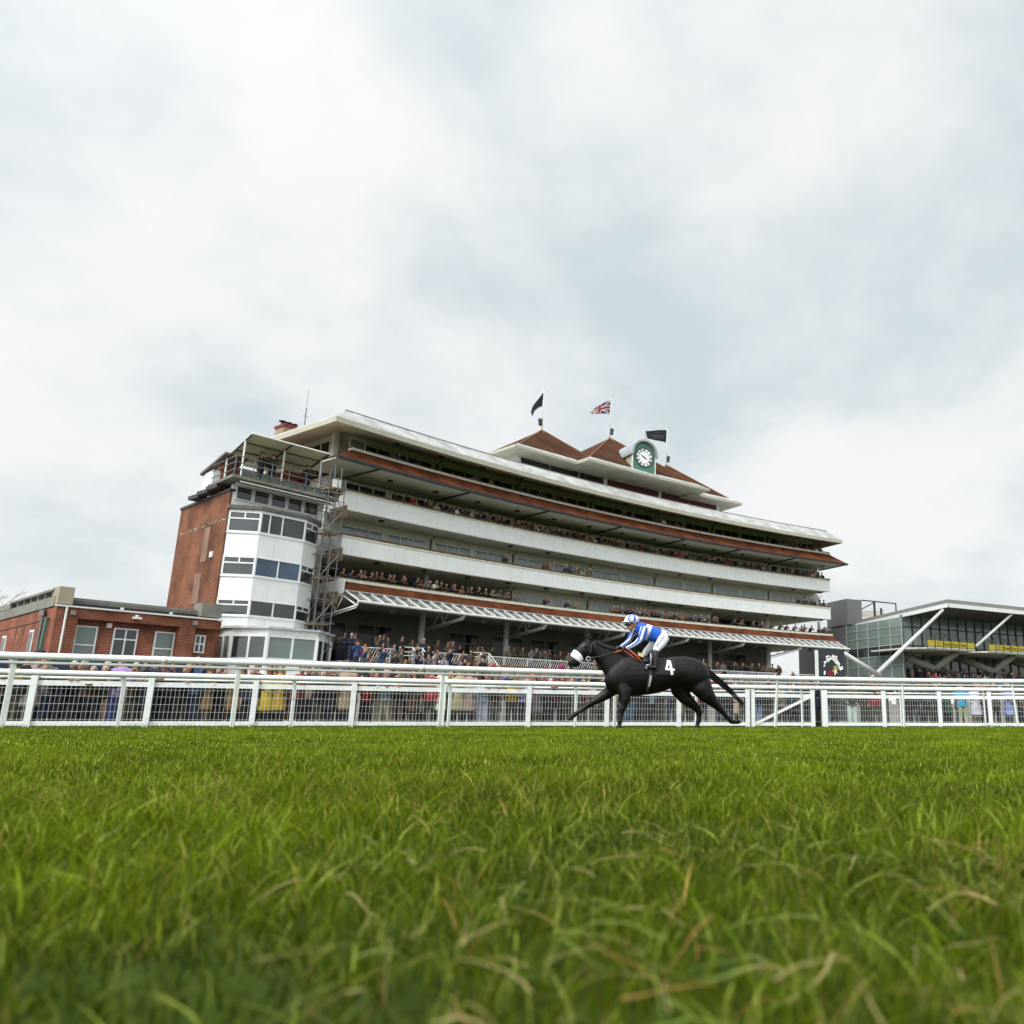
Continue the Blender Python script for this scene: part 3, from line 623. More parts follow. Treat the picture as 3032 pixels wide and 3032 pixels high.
# camera platform with decking, rails, posts and sloping sheet roof
T_('platform', MB().prism(SP([(-7.7, 1.15), (-1.2, 1.15), (-1.2, -2.3), (-7.2, -2.3)]), 12.86, 13.02), CONC)
T_('platform_beam', MB().tube([FP(-7.2, 1.05, 12.72), FP(-1.3, 1.05, 12.72)], .05, 6).tube([FP(-7.2, .7, 12.66), FP(-1.3, .7, 12.66)], .05, 6), WHITE)
for q, (a, b) in enumerate(((-7.5, 12.72), (-7.0, 12.5), (-6.5, 12.35))): T_('joist', MB().box(FP(-7.1 + q * .18, -1.6 - q * 1.3, 12.75 - q * .06), (.5, 1.3, .22), FANG(0)), DKSTEEL)
mb = MB()
for z in (13.35, 13.75, 14.1): mb.tube([FP(-7.2, -2.0, z), FP(-7.6, 1.1, z), FP(-1.3, 1.1, z)], .028, 6)
for s in np.arange(-7.6, -1.2, 1.05): mb.tube([FP(s, 1.1, 12.9), FP(s, 1.1, 14.15)], .028, 6)
T_('guard_rail', mb, STEEL)
mb = MB()
for s in np.arange(-7.2, -1.6, .55): mb.add([FP(s, 1.13, 13.05), FP(s + .5, 1.13, 13.05), FP(s + .52, 1.13, 13.3 + .07 * math.sin(s * 5)), FP(s, 1.13, 13.35 + .08 * math.cos(s * 7))], [(0, 1, 2, 3)])
T_('debris_netting', mb, mat('green_netting', (.10, .13, .11), .9, .4, 9))
RF = {'fl': FP(-6.85, 1.0, 15.6), 'fr': FP(-2.05, 1.0, 15.68), 'bl': FP(-6.65, -1.8, 14.7), 'br': FP(-2.1, -1.8, 14.88)}
mb = MB(); q = [Vector(RF[k_]) for k_ in ('fl', 'fr', 'br', 'bl')]; mb.add(q + [p + Vector((0, 0, .06)) for p in q], [(0, 1, 2, 3), (7, 6, 5, 4), (0, 4, 5, 1), (1, 5, 6, 2), (2, 6, 7, 3), (3, 7, 4, 0)])
rf = T_('platform_roof', mb, BEIGE)
mb = MB()
for t in (.33, .66): mb.tube([q[0].lerp(q[3], t) - Vector((0, 0, .04)), q[1].lerp(q[2], t) - Vector((0, 0, .04))], .035, 5)
for t in (0, .5, 1): mb.tube([q[0].lerp(q[1], t) - Vector((0, 0, .05)), q[3].lerp(q[2], t) - Vector((0, 0, .05))], .05, 5)
child(rf, 'roof_purlins', mb, DKSTEEL); child(rf, 'roof_edge', MB().tube([q[0], q[1]], .04, 6), FRAME)
for s, d, zt in ((-6.8, .3, 15.35), (-4.45, .3, 15.4), (-2.1, .3, 15.42), (-6.65, -1.7, 14.7)): T_('post', MB().tube([FP(s, d, 13.0), FP(s, d, zt)], .05, 8), WHITE)
T_('rear_parapet', MB().prism(SP([(-6.6, -2.4), (-1.5, -2.4), (-1.5, -2.7), (-6.6, -2.7)]), 12.4, 14.5), BRICKO)
T_('stair_head', MB().prism(SP([(-6.95, -2.4), (-6.0, -2.4), (-5.9, -4.0), (-6.7, -4.0)]), 12.9, 14.0), WHITE)
mb = MB(); a, b, c, d_ = [Vector(p) for p in (FP(-6.95, -1.4, 14.78), FP(-6.85, -4.1, 13.95), FP(-5.6, -4.1, 13.95), FP(-5.6, -1.4, 14.78))]
mb.add([a, b, c, d_] + [p + Vector((0, 0, .14)) for p in (a, b, c, d_)], [(0, 1, 2, 3), (7, 6, 5, 4), (0, 4, 5, 1), (1, 5, 6, 2), (2, 6, 7, 3), (3, 7, 4, 0)]); T_('stair_head_roof', mb, mat('grey_verge', (.16, .12, .11), .7))
# ground floor sun-room bay
z_t = 4.62
GB = [(-6.6, -.2), (-6.4, .85), (-5.2, 2.27), (-2.4, 2.5), (-.5, .8), (-.5, -.2)]
def grow2(p_, k): return [(-3.6 + (a + 3.6) * (1 + k), b + (.14 if b > .5 else 0)) for a, b in p_]
T_('sunroom_roof', MB().prism(SP(grow2(GB, .05)), 4.78, 4.9), mat('pale_grey_edge', (.50, .50, .48), .6, .2))
T_('sunroom_fascia', MB().prism(SP(GB), 4.47, 4.78), WHITE)
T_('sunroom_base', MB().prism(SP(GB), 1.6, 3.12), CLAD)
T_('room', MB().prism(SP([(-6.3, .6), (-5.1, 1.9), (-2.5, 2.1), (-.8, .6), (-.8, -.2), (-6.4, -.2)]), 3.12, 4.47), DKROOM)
gp = SP(GB)
for i, pn, gl_ in ((0, [.5], GLASSG), (1, [.5], GLASST), (2, [.5], GLASSG), (3, [.45], GLASST)): seg_window(tw, gp[i], gp[i + 1], 3.13, 4.46, .11, pn, gl_)
for i in (1, 2, 3, 4): T_('corner_pillar', MB().tube([(*gp[i], 3.12), (*gp[i], 4.48)], .09, 6), WHITE)
# operators' cameras
def tripod_camera(s, d, label):
    e_ = empty('television_camera', FP(s, d, 13.02), label, 'camera'); c = FP(s, d, 14.35)
    child(e_, 'camera_body', MB().box(c, (.28, .55, .28), FANG(s)).tube([FP(s, d + .25, 14.35), FP(s, d + .6, 14.33)], .09, 10), BLACK)
    child(e_, 'tripod', MB().tube([FP(s, d, 14.2), FP(s - .35, d + .2, 13.02)], .025, 5).tube([FP(s, d, 14.2), FP(s + .35, d + .2, 13.02)], .025, 5).tube([FP(s, d, 14.2), FP(s, d - .35, 13.02)], .025, 5), DKSTEEL)
tripod_camera(-5.15, .2, 'black television camera on a tripod under the platform roof, by two operators'); tripod_camera(-2.75, .2, 'black television camera on a tripod beside the lone operator on the platform')

# ------------------------------------------------------------------ scaffold stair between tower and stand
sc_e = empty('scaffold_tower', FP(-.8, 1.3), 'grey tubular scaffold tower with boarded lifts beside the brick tower', 'scaffold')
SS, DD = (-2.15, -1.62, -1.12), (.55, 1.55)
mb = MB()
for s in SS:
    for d in DD: mb.tube([FP(s, d, 0), FP(s, d, 14.4 + .35 * math.sin(s * 9 + d * 5))], .03, 6)
child(sc_e, 'standards', mb, STEEL); mb = MB(); lv = [1.4 + 1.35 * i for i in range(10)]
for z in lv:
    for d in DD: mb.tube([FP(-2.4, d, z), FP(-.85, d, z)], .026, 5)
    for s in SS: mb.tube([FP(s, .45, z + .05), FP(s, 1.8, z + .05)], .026, 5)
    for d in DD: mb.tube([FP(-2.3, d, z + .55), FP(-.95, d, z + .55)], .02, 5)
child(sc_e, 'ledgers', mb, STEEL); mb = MB()
for i, z in enumerate(lv[:-1]):
    a, b = (SS[0], SS[2]) if i % 2 else (SS[2], SS[0]); mb.tube([FP(a, 1.6, z), FP(b, 1.6, z + 1.35)], .024, 5); mb.tube([FP(SS[0], DD[0] if i % 2 else DD[1], z), FP(SS[0], DD[1] if i % 2 else DD[0], z + 1.35)], .024, 5)
child(sc_e, 'braces', mb, STEEL)
for i, z in enumerate(lv[1::2] + [13.35]): child(sc_e, 'board_deck', block(-2.1, -1.15, 1.5, .6, z - .1, z - .04), WOOD)
for i, z in enumerate(lv[1:-1]): child(sc_e, 'board_wall', MB().prism(SP([(-.1, .3), (-.06, .3), (-.06, -1.6), (-.1, -1.6)]), z, z + .8), WOOD) if i % 2 else None
child(sc_e, 'equipment_box', MB().box(FP(-1.6, 1.4, 13.85), (.4, .3, .55), FANG(0)), WHITE)
child(sc_e, 'aerials', MB().tube([FP(-1.8, 1.4, 14.1), FP(-1.8, 1.4, 14.95)], .045, 6).tube([FP(-1.35, 1.4, 14.1), FP(-1.35, 1.4, 14.9)], .045, 6), STEEL)

# ------------------------------------------------------------------ low brick building
LA = Vector((-28.47, 37.2, 0)); LU = Vector((4.22, 5.78, 0)).normalized(); LN = Vector((LU.y, -LU.x, 0))
LP = lambda a, b, z=0: tuple(LA + LU * a + LN * b + Vector((0, 0, z)))      # a along the front, b towards the track
LB2 = Vector((-36.28, 43.68, 0)); LV = (LB2 - LA).normalized()              # direction of the receding flank
LQ = lambda q, off, z=0: tuple(LA + LV * q + Vector((-LV.y, LV.x, 0)) * off + Vector((0, 0, z)))
lb = empty('low_brick_building', LP(3.5, -3), 'single-storey red brick building with white windows and a concrete parapet', 'building')
B_ = lambda name, mb, m_, **k: child(lb, name, mb, m_, **k)
L2 = lambda a, b: LP(a, b)[:2]
flank = lambda q, off=0: LQ(q, off)[:2]
B_('brick_wall', MB().prism([L2(.01, -.45), L2(7.15, -.45), L2(7.15, -6), flank(18, 0), flank(.02, 0)], 0, 4.95), BRICK)
B_('brick_lintel', MB().prism([L2(0, .0), L2(7.15, 0), L2(7.15, -.45), L2(0, -.45)], 4.5, 4.95), BRICK)
for a0, a1 in ((0, .88), (5.22, 5.95)): B_('brick_pier', MB().prism([L2(a0, 0), L2(a1, 0), L2(a1, -.45), L2(a0, -.45)], 0, 4.5), BRICK)
B_('gutter', MB().box(LP(3.55, .05, 5.0), (7.25, .14, .07), math.atan2(LU.y, LU.x)), WHITE)
B_('roof', MB().prism([L2(.1, -.3), L2(7.1, -.3), L2(7.1, -6), flank(18, -.3), flank(.4, -.3)], 4.96, 5.2), PIPE)
B_('parapet', MB().prism([L2(.55, -.6), L2(6.2, -.6), L2(6.2, -.9), L2(.55, -.9)], 5.2, 5.48), CONC)
B_('roof_rail', MB().tube([LP(.6, -.35, 5.33), LP(6.2, -.35, 5.33)], .03, 6), STEEL)
B_('corner_block', MB().prism([L2(-.02, .02), L2(.56, .02), L2(.56, -.7), L2(-.02, -.7)], 5.08, 5.86), CONCT)
B_('corner_block', MB().prism([L2(6.1, .02), L2(7.1, .02), L2(7.1, -.9), L2(6.1, -.9)], 5.1, 5.8), CONC)
B_('concrete_parapet', MB().prism([flank(.3, .06), flank(18, .06), flank(18, -.3), flank(.3, -.3)], 5.0, 5.45), CONC)
B_('parapet_cap', MB().prism([flank(.6, .1), flank(8.2, .1), flank(8.2, -.35), flank(.6, -.35)], [5.72, 5.72, 5.72, 5.72], 5.82), CONC)
for q in np.arange(1.0, 8.3, 1.2): B_('parapet_stub', MB().prism([flank(q, .02), flank(q + .12, .02), flank(q + .12, -.3), flank(q, -.3)], 5.45, 5.72), CONC)
B_('parapet_cap', MB().prism([flank(8.2, .08), flank(18, .08), flank(18, -.33), flank(8.2, -.33)], 5.45, 5.75), CONC)
for q, hw in ((3.0, .28), (8.0, .3)):
    w1 = B_('flank_window', MB().prism([flank(q, .03), flank(q + hw * 2.5, .03), flank(q + hw * 2.5, -.05), flank(q, -.05)], 2.2, 4.1), FRAME)
    child(w1, 'pane', MB().prism([flank(q + .1, .05), flank(q + hw * 2.5 - .1, .05), flank(q + hw * 2.5 - .1, .02), flank(q + .1, .02)], 2.3, 4.0), GLASST)
for q in (4.9, 6.3): B_('expansion_joint', MB().prism([flank(q, .012), flank(q + .05, .012), flank(q + .05, -.02), flank(q, -.02)], 0, 4.4), BLACK)
B_('string_course', MB().prism([flank(.8, .02), flank(12, .02), flank(12, -.02), flank(.8, -.02)], 4.42, 4.46), BLACK)
B_('downpipe', MB().tube([LP(.36, .09, 4.95), LP(.36, .09, 0)], .045, 8), WHITE)
B_('downpipe', MB().tube([LQ(1.5, .12, 4.9), LQ(1.5, .12, 0)], .06, 8).box(LQ(1.5, .13, 4.75), (.22, .2, .25)), STEEL)
B_('downpipe', MB().tube([LQ(.75, .12, 4.5), LQ(.8, .14, 3.1), LQ(1.0, .16, 2.8)], .07, 8), COPPER)
def flat_window(a0, a1, z0, z1, off, panes, tr, name='window', glass=GLASST):
    f_ = seg_window(lb, L2(a0, off), L2(a1, off), z0, z1, .06, panes, glass, tr); f_.name = name; return f_
flat_window(.98, 1.86, 2.3, 4.22, -.40, [], 3.35, glass=GLASSG); flat_window(4.3, 5.2, 2.3, 4.22, -.40, [], 3.4, glass=GLASSG); flat_window(6.15, 6.65, 3.3, 4.2, -.40, [.5], 3.75)
dr = flat_window(2.52, 3.55, 2.1, 4.24, -.40, [.5], 3.72, 'door', GLASST)
child(dr, 'door_rail', MB().prism([L2(2.55, -.36), L2(3.52, -.36), L2(3.52, -.39), L2(2.55, -.39)], 2.1, 2.9), FRAME)
B_('wall_lamp', MB().box(LP(3.2, .14, 4.72), (.34, .24, .1), math.atan2(LU.y, LU.x)).box(LP(3.2, .05, 4.82), (.12, .2, .1), math.atan2(LU.y, LU.x)), WHITE)
B_('alarm_box', MB().box(LP(2.28, -.36, 4.32), (.2, .1, .22), math.atan2(LU.y, LU.x)), WHITE)
for a in (.62, 5.85): B_('wall_speaker', MB().box(LP(a, .08, 4.72), (.18, .16, .2), math.atan2(LU.y, LU.x)), FRAMEG)
for a in (2.6, 4.75): B_('roof_box', MB().box(LP(a, -.1, 5.12), (.12, .08, .1), math.atan2(LU.y, LU.x)), WHITE)
B_('handrail', MB().tube([LP(6.0, .5, 3.4), LP(7.3, .5, 3.4)], .02, 5).tube([LP(6.0, .5, 3.0), LP(7.3, .5, 3.0)], .015, 5), WHITE)
bpy.data.objects.remove([o for o in lb.children if o.name.startswith('handrail')][0])
# navy hoarding behind the crowd, along the foot of the building
hb = MB().prism([L2(-4, 3.2), L2(6.2, 3.2), L2(6.2, 3.1), L2(-4, 3.1)], .1, 2.55); hb.build('hoarding', NAVY, label='dark navy hoarding standing in front of the low brick building', cat='hoarding')

# ------------------------------------------------------------------ modern grandstand
MO = Vector((24.87, 80.58, 0)); MU = Vector((9.7, 5.8, 0)).normalized(); MN = Vector((MU.y, -MU.x, 0))
MP = lambda a, b, z=0: tuple(MO + MU * a + MN * b + Vector((0, 0, z)))
M2 = lambda a, b: MP(a, b)[:2]; MA = math.atan2(MU.y, MU.x)
mg = empty('modern_grandstand', MP(10, -8), 'modern glass-fronted grandstand with a cantilevered flat roof and white struts', 'grandstand')
Q_ = lambda name, mb, m_, **k: child(mg, name, mb, m_, **k)
def wedge(a0, a1, b0, b1, zf0, zf1, zb0, zb1): # front b0, back b1
    v = [MP(a0, b0, zf0), MP(a1, b0, zf0), MP(a1, b1, zb0), MP(a0, b1, zb0), MP(a0, b0, zf1), MP(a1, b0, zf1), MP(a1, b1, zb1), MP(a0, b1, zb1)]
    return MB().add(v, [(3, 2, 1, 0), (4, 5, 6, 7), (0, 1, 5, 4), (1, 2, 6, 5), (2, 3, 7, 6), (3, 0, 4, 7)])
Q_('roof', wedge(-.1, 45, .1, -19, 11.05, 11.5, 9.85, 10.3), FRAMEG); Q_('roof_fascia', wedge(0, 45, .2, .11, 10.72, 11.1, 10.72, 11.1), WHITE)
Q_('verge_fascia', wedge(-.22, -.12, .15, -19.1, 10.72, 11.1, 9.55, 9.93), WHITE)
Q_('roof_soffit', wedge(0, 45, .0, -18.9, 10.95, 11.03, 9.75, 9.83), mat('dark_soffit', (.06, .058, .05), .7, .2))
Q_('front_glazing', wedge(-.3, 45, -6, -6.2, 3.2, 10.6, 3.2, 10.6), GLASSG)
mb = MB()
for a in np.arange(-.2, 45, 1.35): mb.box(MP(a, -5.95, 6.9), (.1, .12, 7.3), MA)
for z in (6.2, 7.5, 9.4): mb.box(MP(22, -5.94, z), (45, .1, .1), MA)
Q_('front_mullions', mb, DKSTEEL)
sideP = lambda t: (-.3 - .62 * 0 * t, -6 - t)
Q_('side_glazing', wedge(-.3, -.1, -6.21, -10.9, 3.2, 9.95, 3.2, 9.8), GLASSG)
bpy.data.objects.remove([o for o in mg.children if o.name.startswith('side_glazing')][0])
# flank follows the building line seen from the course
fa, fb_ = (-6.3, 0.0), (-3.5, -2.8)
SA = MO - MU * 3.5
SQ = lambda t, off=0, z=0: tuple(SA - MN * t - MU * off + Vector((0, 0, z)))
S2 = lambda t, off=0: SQ(t, off)[:2]
Q_('side_glazing', MB().prism([S2(2.8), S2(10.8), S2(10.8, -.2), S2(2.8, -.2)], 3, [9.85, 9.6, 9.6, 9.85]), GLASSG)
Q_('corner_glazing', MB().prism([S2(2.8), S2(2.8, -.2), M2(-.3, -6.0), M2(-.3, -5.8)], 3, 9.9), GLASSG)
mb = MB()
for t in np.linspace(2.8, 10.8, 6): mb.box(SQ(t, .03, 6.4), (.05, .07, 6.8), MA)
for z in (5.3, 6.2, 7.25, 8.15, 9.0): mb.bar(SQ(2.8, .03, z), SQ(10.8, .03, z - .05), .05, .06)
Q_('side_mullions', mb, mat('pale_mullion', (.36, .37, .35), .5))
Q_('side_band', MB().prism([S2(2.8, .012), S2(10.8, .012), S2(10.8, -.02), S2(2.8, -.02)], 6.3, 7.2), GLASST)
Q_('end_cladding', MB().prism([S2(10.8), S2(19), S2(19, -.2), S2(10.8, -.2)], 0, [9.6, 9.2, 9.2, 9.6]), GREYCL)
Q_('plant_box', MB().prism([tuple(at_z(2506.3, 1772.6, 13.0)[:2]), tuple(at_z(2550.5, 1777.2, 13.0)[:2]), tuple(at_z(2550.5, 1777.2, 13.0)[:2] + np.array([-1.9, 4.3])), tuple(at_z(2447, 1785.7, 13.0)[:2])], 10.2, 13.0), GREYCL)
p0 = at_z(2550.5, 1777.2, 13.0); mb = MB(); P0 = Vector(p0)
q1 = P0 + MU * 5.2; mb.bar(P0, q1, .12, .12)
mb.bar(q1, q1 - Vector((0, 0, 1.0)), .12, .12); mb.bar(P0 + MU * 1.9, P0 + MU * 1.9 - Vector((0, 0, 1.9)), .2, .2); mb.bar(P0 + MU * 1.9 - Vector((0, 0, .1)), P0 - Vector((0, 0, 1.0)), .1, .1)
mb.bar(P0 + MU * 2.9 - Vector((0, 0, .7)), P0 + MU * 2.9 - Vector((0, 0, 1.9)), .2, .2)
Q_('plant_frame', mb, DKSTEEL)
pl_ = MB(); c0 = P0 - Vector((0, 0, 1.7)) - MN * 1.0; pl_.add([c0, c0 + MU * 4.3, c0 + MU * 4.3 + Vector((0, 0, 1.0)), c0 + Vector((0, 0, .6))] + [p - MN * .1 for p in (c0, c0 + MU * 4.3, c0 + MU * 4.3 + Vector((0, 0, 1.0)), c0 + Vector((0, 0, .6)))], [(0, 1, 2, 3), (7, 6, 5, 4), (0, 4, 5, 1), (1, 5, 6, 2), (2, 6, 7, 3), (3, 7, 4, 0)]); Q_('plant_screen', pl_, CREAM)
# yellow balconies with lettering and dark railings
for i, a0 in enumerate((-3.24, 5.3, 13.9, 22.5)):
    a1 = a0 + 6.55
    dk = Q_('balcony', MB().prism([M2(a0, 0), M2(a1, 0), M2(a1 + .6, -1.5), M2(a1 + .6, -5.9), M2(a0 - 1.5, -5.9), M2(a0 - 1.5, -1.5)], 6.62, 6.74), SOFFIT)
    child(dk, 'white_edge', MB().box(MP((a0 + a1) / 2, .04, 6.78), (a1 - a0, .1, .1), MA), WHITE)
    ban = child(dk, 'banner', MB().box(MP((a0 + a1) / 2, .05, 7.13), (a1 - a0, .05, .58), MA), YEL)
    mb = MB()
    for a in np.linspace(a0, a1, 7): mb.box(MP(a, .1, 7.2), (.07, .05, 1.05), MA)
    mb.box(MP((a0 + a1) / 2, .1, 7.75), (a1 - a0, .05, .06), MA); mb.box(MP((a0 + a1) / 2, .1, 6.86), (a1 - a0, .05, .05), MA)
    for c in (.38, .62): mb.tube([MP(a0 + (a1 - a0) * c + 1.3 * math.cos(t), -.6, 7.35 + .9 * math.sin(t)) for t in np.linspace(.2, math.pi - .2, 9)], .05, 5)
    child(dk, 'railing', mb, DKSTEEL)
    if i < 3:
        for j, wd in enumerate(('Dubai', 'Duty', 'Free')):
            me = text_mesh(wd, .40, .004, .004); place_mesh(ban, 'lettering', me, TEXTK, frame_matrix(MP(a0 + (a1 - a0) * (2.5 + j) / 6, .09, 7.13), MU))
        c = MP(a0 + (a1 - a0) * 1.5 / 6, .085, 7.13); child(ban, 'round_emblem', MB().tube([tuple(Vector(c) + MU * .2 * math.cos(t) + Vector((0, 0, .2 * math.sin(t)))) for t in np.linspace(0, 6.283, 14)], .02, 4), TEXTK)
for i, (a, zt, ab, zb_) in enumerate(((0, 10.75, -10.0, 3.9), (9.4, 10.7, 3.0, 7.2), (19.0, 10.7, 12.6, 7.2))):
    if i == 0: pts = [at_z(2792, 1806, 10.6), on_plane(2580, 2012, MP(-3, 3), MN)]; pts = [on_plane(2792, 1806, MP(0, .1), MN), on_plane(2582, 2008, MP(-6, .1), MN)]; rad = (.14, .22)
    else: pts = [MP(a, 0, zt), MP(ab + 1.2, -.5, zb_)]; rad = (.12, .15)
    Q_('roof_strut', MB().tube([pts[0], pts[1]], rad[0], 12, rad[1]), mat('strut_paint', (.52, .52, .50), .5, .1, 2), smooth=True)
# second strut leaning the other way from the crossing
ps = [on_plane(2500, 1934, MP(-9, 1.2), MN), on_plane(2606, 2002, MP(-6, 1.2), MN)]
Q_('roof_strut', MB().tube(ps, .17, 12, .22), MT['strut_paint'], smooth=True)
for a in (-.3, 8.1, 16.6, 25):
    mb = MB().tube([MP(a, -1.8, 4.9), MP(a + 2.4, -1.2, 6.6)], .3, 10, .4).tube([MP(a, -1.8, 4.9), MP(a - 2.6, -4.5, 6.5)], .3, 10, .4); Q_('branching_prop', mb, mat('prop_concrete', (.20, .19, .16), .8, .15), smooth=True)
for k in range(5): Q_('terrace_step', MB().box(MP(20, -4.0 + k * 1.2, 1.9 - k * .2), (46, 1.2, 3.8 - k * .4), MA), TERR)
mb = MB()
for k, z in ((-3.4, 4.8), (1.4, 3.95)):
    mb.bar(MP(-2, k, z), MP(42, k, z), .05, .08)
    for a in np.arange(-2, 42, 2.0): mb.bar(MP(a, k, z - 1), MP(a, k, z), .05, .05)
Q_('crowd_barrier', mb, DKSTEEL)

# black board with arched Arabic lettering
bd_o = on_plane(2432, 1935, FP(47, 6), Vector((*FU(50)[:2], 0)).cross(Vector((0, 0, 1))))
BU = MU; bA = at_z(2432, 1930, 5.6); BP0 = Vector(bA); BP = lambda x, z, o_=0: tuple(BP0 + MU * x + MN * o_ + Vector((0, 0, z)))
sx = 0.0
bw = (Vector(on_plane(2500, 1935, BP(0, 0), MN)) - BP0).dot(MU); bw2 = (Vector(on_plane(2512, 1935, BP(0, 0), MN)) - BP0).dot(MU)
bx_ = MB().add([BP(-.6, -5.6), BP(bw, -5.6), BP(bw, .3), BP(-.6, .3), BP(-.6, -5.6, -.25), BP(bw, -5.6, -.25), BP(bw, .3, -.25), BP(-.6, .3, -.25)], [(0, 1, 2, 3), (7, 6, 5, 4), (0, 4, 5, 1), (1, 5, 6, 2), (2, 6, 7, 3), (3, 7, 4, 0)])
board = bx_.build('sign_board', CHAR, label='charcoal board with white arched Arabic lettering beyond the end of the stand', cat='sign')
def bpt(u, v): p = Vector(on_plane(u, v, BP(0, 0, .02), MN)); return p
C = lambda x, y: (2440 + x * .0621, 1900 + y * .0621)
strokes = [[(750, 1360), (885, 1280)], [(740, 1290), (865, 1200)], [(740, 1290), (690, 1150), (620, 1000), (590, 960)], [(690, 1100), (740, 1060)], [(660, 1050), (700, 1010)], [(620, 1000), (660, 930)], [(550, 1030), (600, 1050)],
           [(590, 960), (520, 980), (470, 900), (480, 820)], [(560, 900), (600, 860), (600, 800), (560, 790), (540, 850), (565, 900)], [(520, 690), (610, 740)], [(450, 830), (470, 700), (420, 640), (415, 760)],
           [(415, 850), (330, 830), (240, 840), (220, 900), (170, 970)], [(300, 830), (330, 760), (290, 700)], [(240, 840), (220, 760)], [(150, 900), (140, 790)], [(90, 750), (210, 690)], [(70, 1000), (90, 930)], [(0, 960), (50, 1050), (10, 1150), (0, 1200)], [(20, 1580), (40, 1400)]]
mb = MB()
for st in strokes: mb.tube([bpt(*C(*p)) for p in st], .075, 6)
child(board, 'arabic_lettering', mb, TEXTM)
def poly_on_board(pts, o_=.03):
    P3 = [bpt(*C(*p)) + MN * o_ for p in pts]; k = len(P3); return MB().add(P3 + [p - MN * .03 for p in P3], [tuple(range(k)), tuple(range(k))[::-1], tuple(range(k, 2 * k))])
child(board, 'red_shape', poly_on_board([(150, 1590), (190, 1480), (240, 1360), (380, 1340), (400, 1450), (520, 1640), (300, 1640)], .01), mat('sign_red', (.42, .03, .04), .6))
for c_, r1_, r2_, an in (((570, 1210), 60, 90, 15), ((460, 1390), 75, 75, 0), ((620, 1330), 50, 35, 0)):
    child(board, 'flower_petal', poly_on_board([(c_[0] + r1_ * math.cos(t), c_[1] + r2_ * math.sin(t)) for t in np.linspace(0, 6.0, 14)], .05), mat('sign_yellow', (.70, .52, .05), .6))
child(board, 'flower_stem', MB().tube([bpt(*C(440, 1200)) + MN * .08, bpt(*C(520, 1330)) + MN * .08, bpt(*C(600, 1500)) + MN * .08], .04, 5).tube([bpt(*C(530, 1350)) + MN * .08, bpt(*C(490, 1580)) + MN * .08], .06, 5), TEXTM)
child(board, 'white_post', MB().add([], []).box(BP(-.62, -1.2, .1), (.22, .2, 2.6), MA), WHITE)

# ------------------------------------------------------------------ bare tree beyond the low building
tp = at_z(-60, 1850, 6.0); tb = Vector((tp[0] - 3.1, tp[1] + 6, 0))
tr = empty('bare_tree', tb, 'bare leafless tree rising behind the low brick building', 'tree')
child(tr, 'trunk', MB().tube([tb, tb + Vector((.1, 0, 2)), tb + Vector((.3, .1, 5.3))], .35, 10, .15), mat('bark', (.10, .085, .07), .9, .3, 5), smooth=True)
mb = MB(); rt = random.Random(5)
def grow_branch(p, d, l, r, k):
    pts = [p]; q = p.copy(); dd = d.copy()
    for i in range(4):
        dd = (dd + Vector((rt.uniform(-.2, .2), rt.uniform(-.2, .2), rt.uniform(-.12, .16)))).normalized(); q = q + dd * l / 4; pts.append(q.copy())
    mb.tube(pts, r, 4, r * .45, cap=False)
    if k < 5:
        for i in range(3 if k < 2 else rt.choice((2, 3, 3))):
            t = rt.choice(pts[2:]); nd_ = (dd + Vector((rt.uniform(-.8, .8), rt.uniform(-.8, .8), rt.uniform(-.3, .5)))).normalized(); grow_branch(t, nd_, l * .68, r * .55, k + 1)
for a in range(5):
    grow_branch(tb + Vector((.3, .1, 5.0)), Vector((1.0 if a < 3 else -.6, rt.uniform(-.5, .5), .25 + .15 * a)).normalized(), 2.6, .09, 0)
child(tr, 'crown', mb, MT['bark'])

# ------------------------------------------------------------------ running rails and mesh fence
def smooth_line(pts, n=40):
    P = [np.array(p, float) for p in pts]; t = np.linspace(0, len(P) - 1, n); xs = np.arange(len(P)); c = np.polyfit(xs, np.array(P), 3); return [tuple(np.polyval(c[:, k], tt) for k in range(2)) for tt in t]
def refit(pts, deg=3, lo=None, hi=None, n=48):
    a = np.array(pts); c = np.polyfit(a[:, 0], a[:, 1], deg); lo = lo if lo is not None else a[0, 0]; hi = hi if hi is not None else a[-1, 0]
    xs = np.linspace(lo, hi, n); return [(x, float(np.polyval(c, x))) for x in xs]
RAIL1 = refit([(-12.81, 15.56), (-11.07, 16.24), (-9.18, 16.97), (-7.24, 18.11), (-5.07, 19.55), (-2.21, 21.45), (.47, 22.5), (3.28, 23.29), (6.28, 24.1), (9.68, 24.63)], 3, -14.2, 11.2)
RAIL2 = refit([(-15.24, 18.4), (-12.6, 19.8), (-8.4, 22.0), (-4.5, 23.9), (-3.2, 24.3), (3.71, 26.44), (6.99, 26.95), (10.72, 27.45)], 3, -16.8, 12.4)
MESH = refit([(-15.93, 19.6), (-13.38, 20.8), (-11.1, 22.0), (-9.07, 22.95), (-6.4, 24.5), (-3.08, 26.2), (1.93, 28.6), (7.72, 29.75), (11.74, 30.2)], 3, -17.5, 13.4)
def along(line, px, z):
    """point of the line that lies in image column px"""
    best = None
    for a, b in zip(line[:-1], line[1:]):
        for t in np.linspace(0, 1, 12):
            x, y = a[0] + (b[0] - a[0]) * t, a[1] + (b[1] - a[1]) * t; c = CM.T @ np.array([x, y, z - CAM_H]); u = PX + F_PX * c[0] / c[2]
            if best is None or abs(u - px) < best[0]: best = (abs(u - px), x, y, math.atan2(b[1] - a[1], b[0] - a[0]))
    return best[1:]
r1 = empty('running_rail', (-2, 21.5, 0), 'tall white running rail with a thin lower lip, closest to the horse', 'racecourse rail', 'white rails along the course')
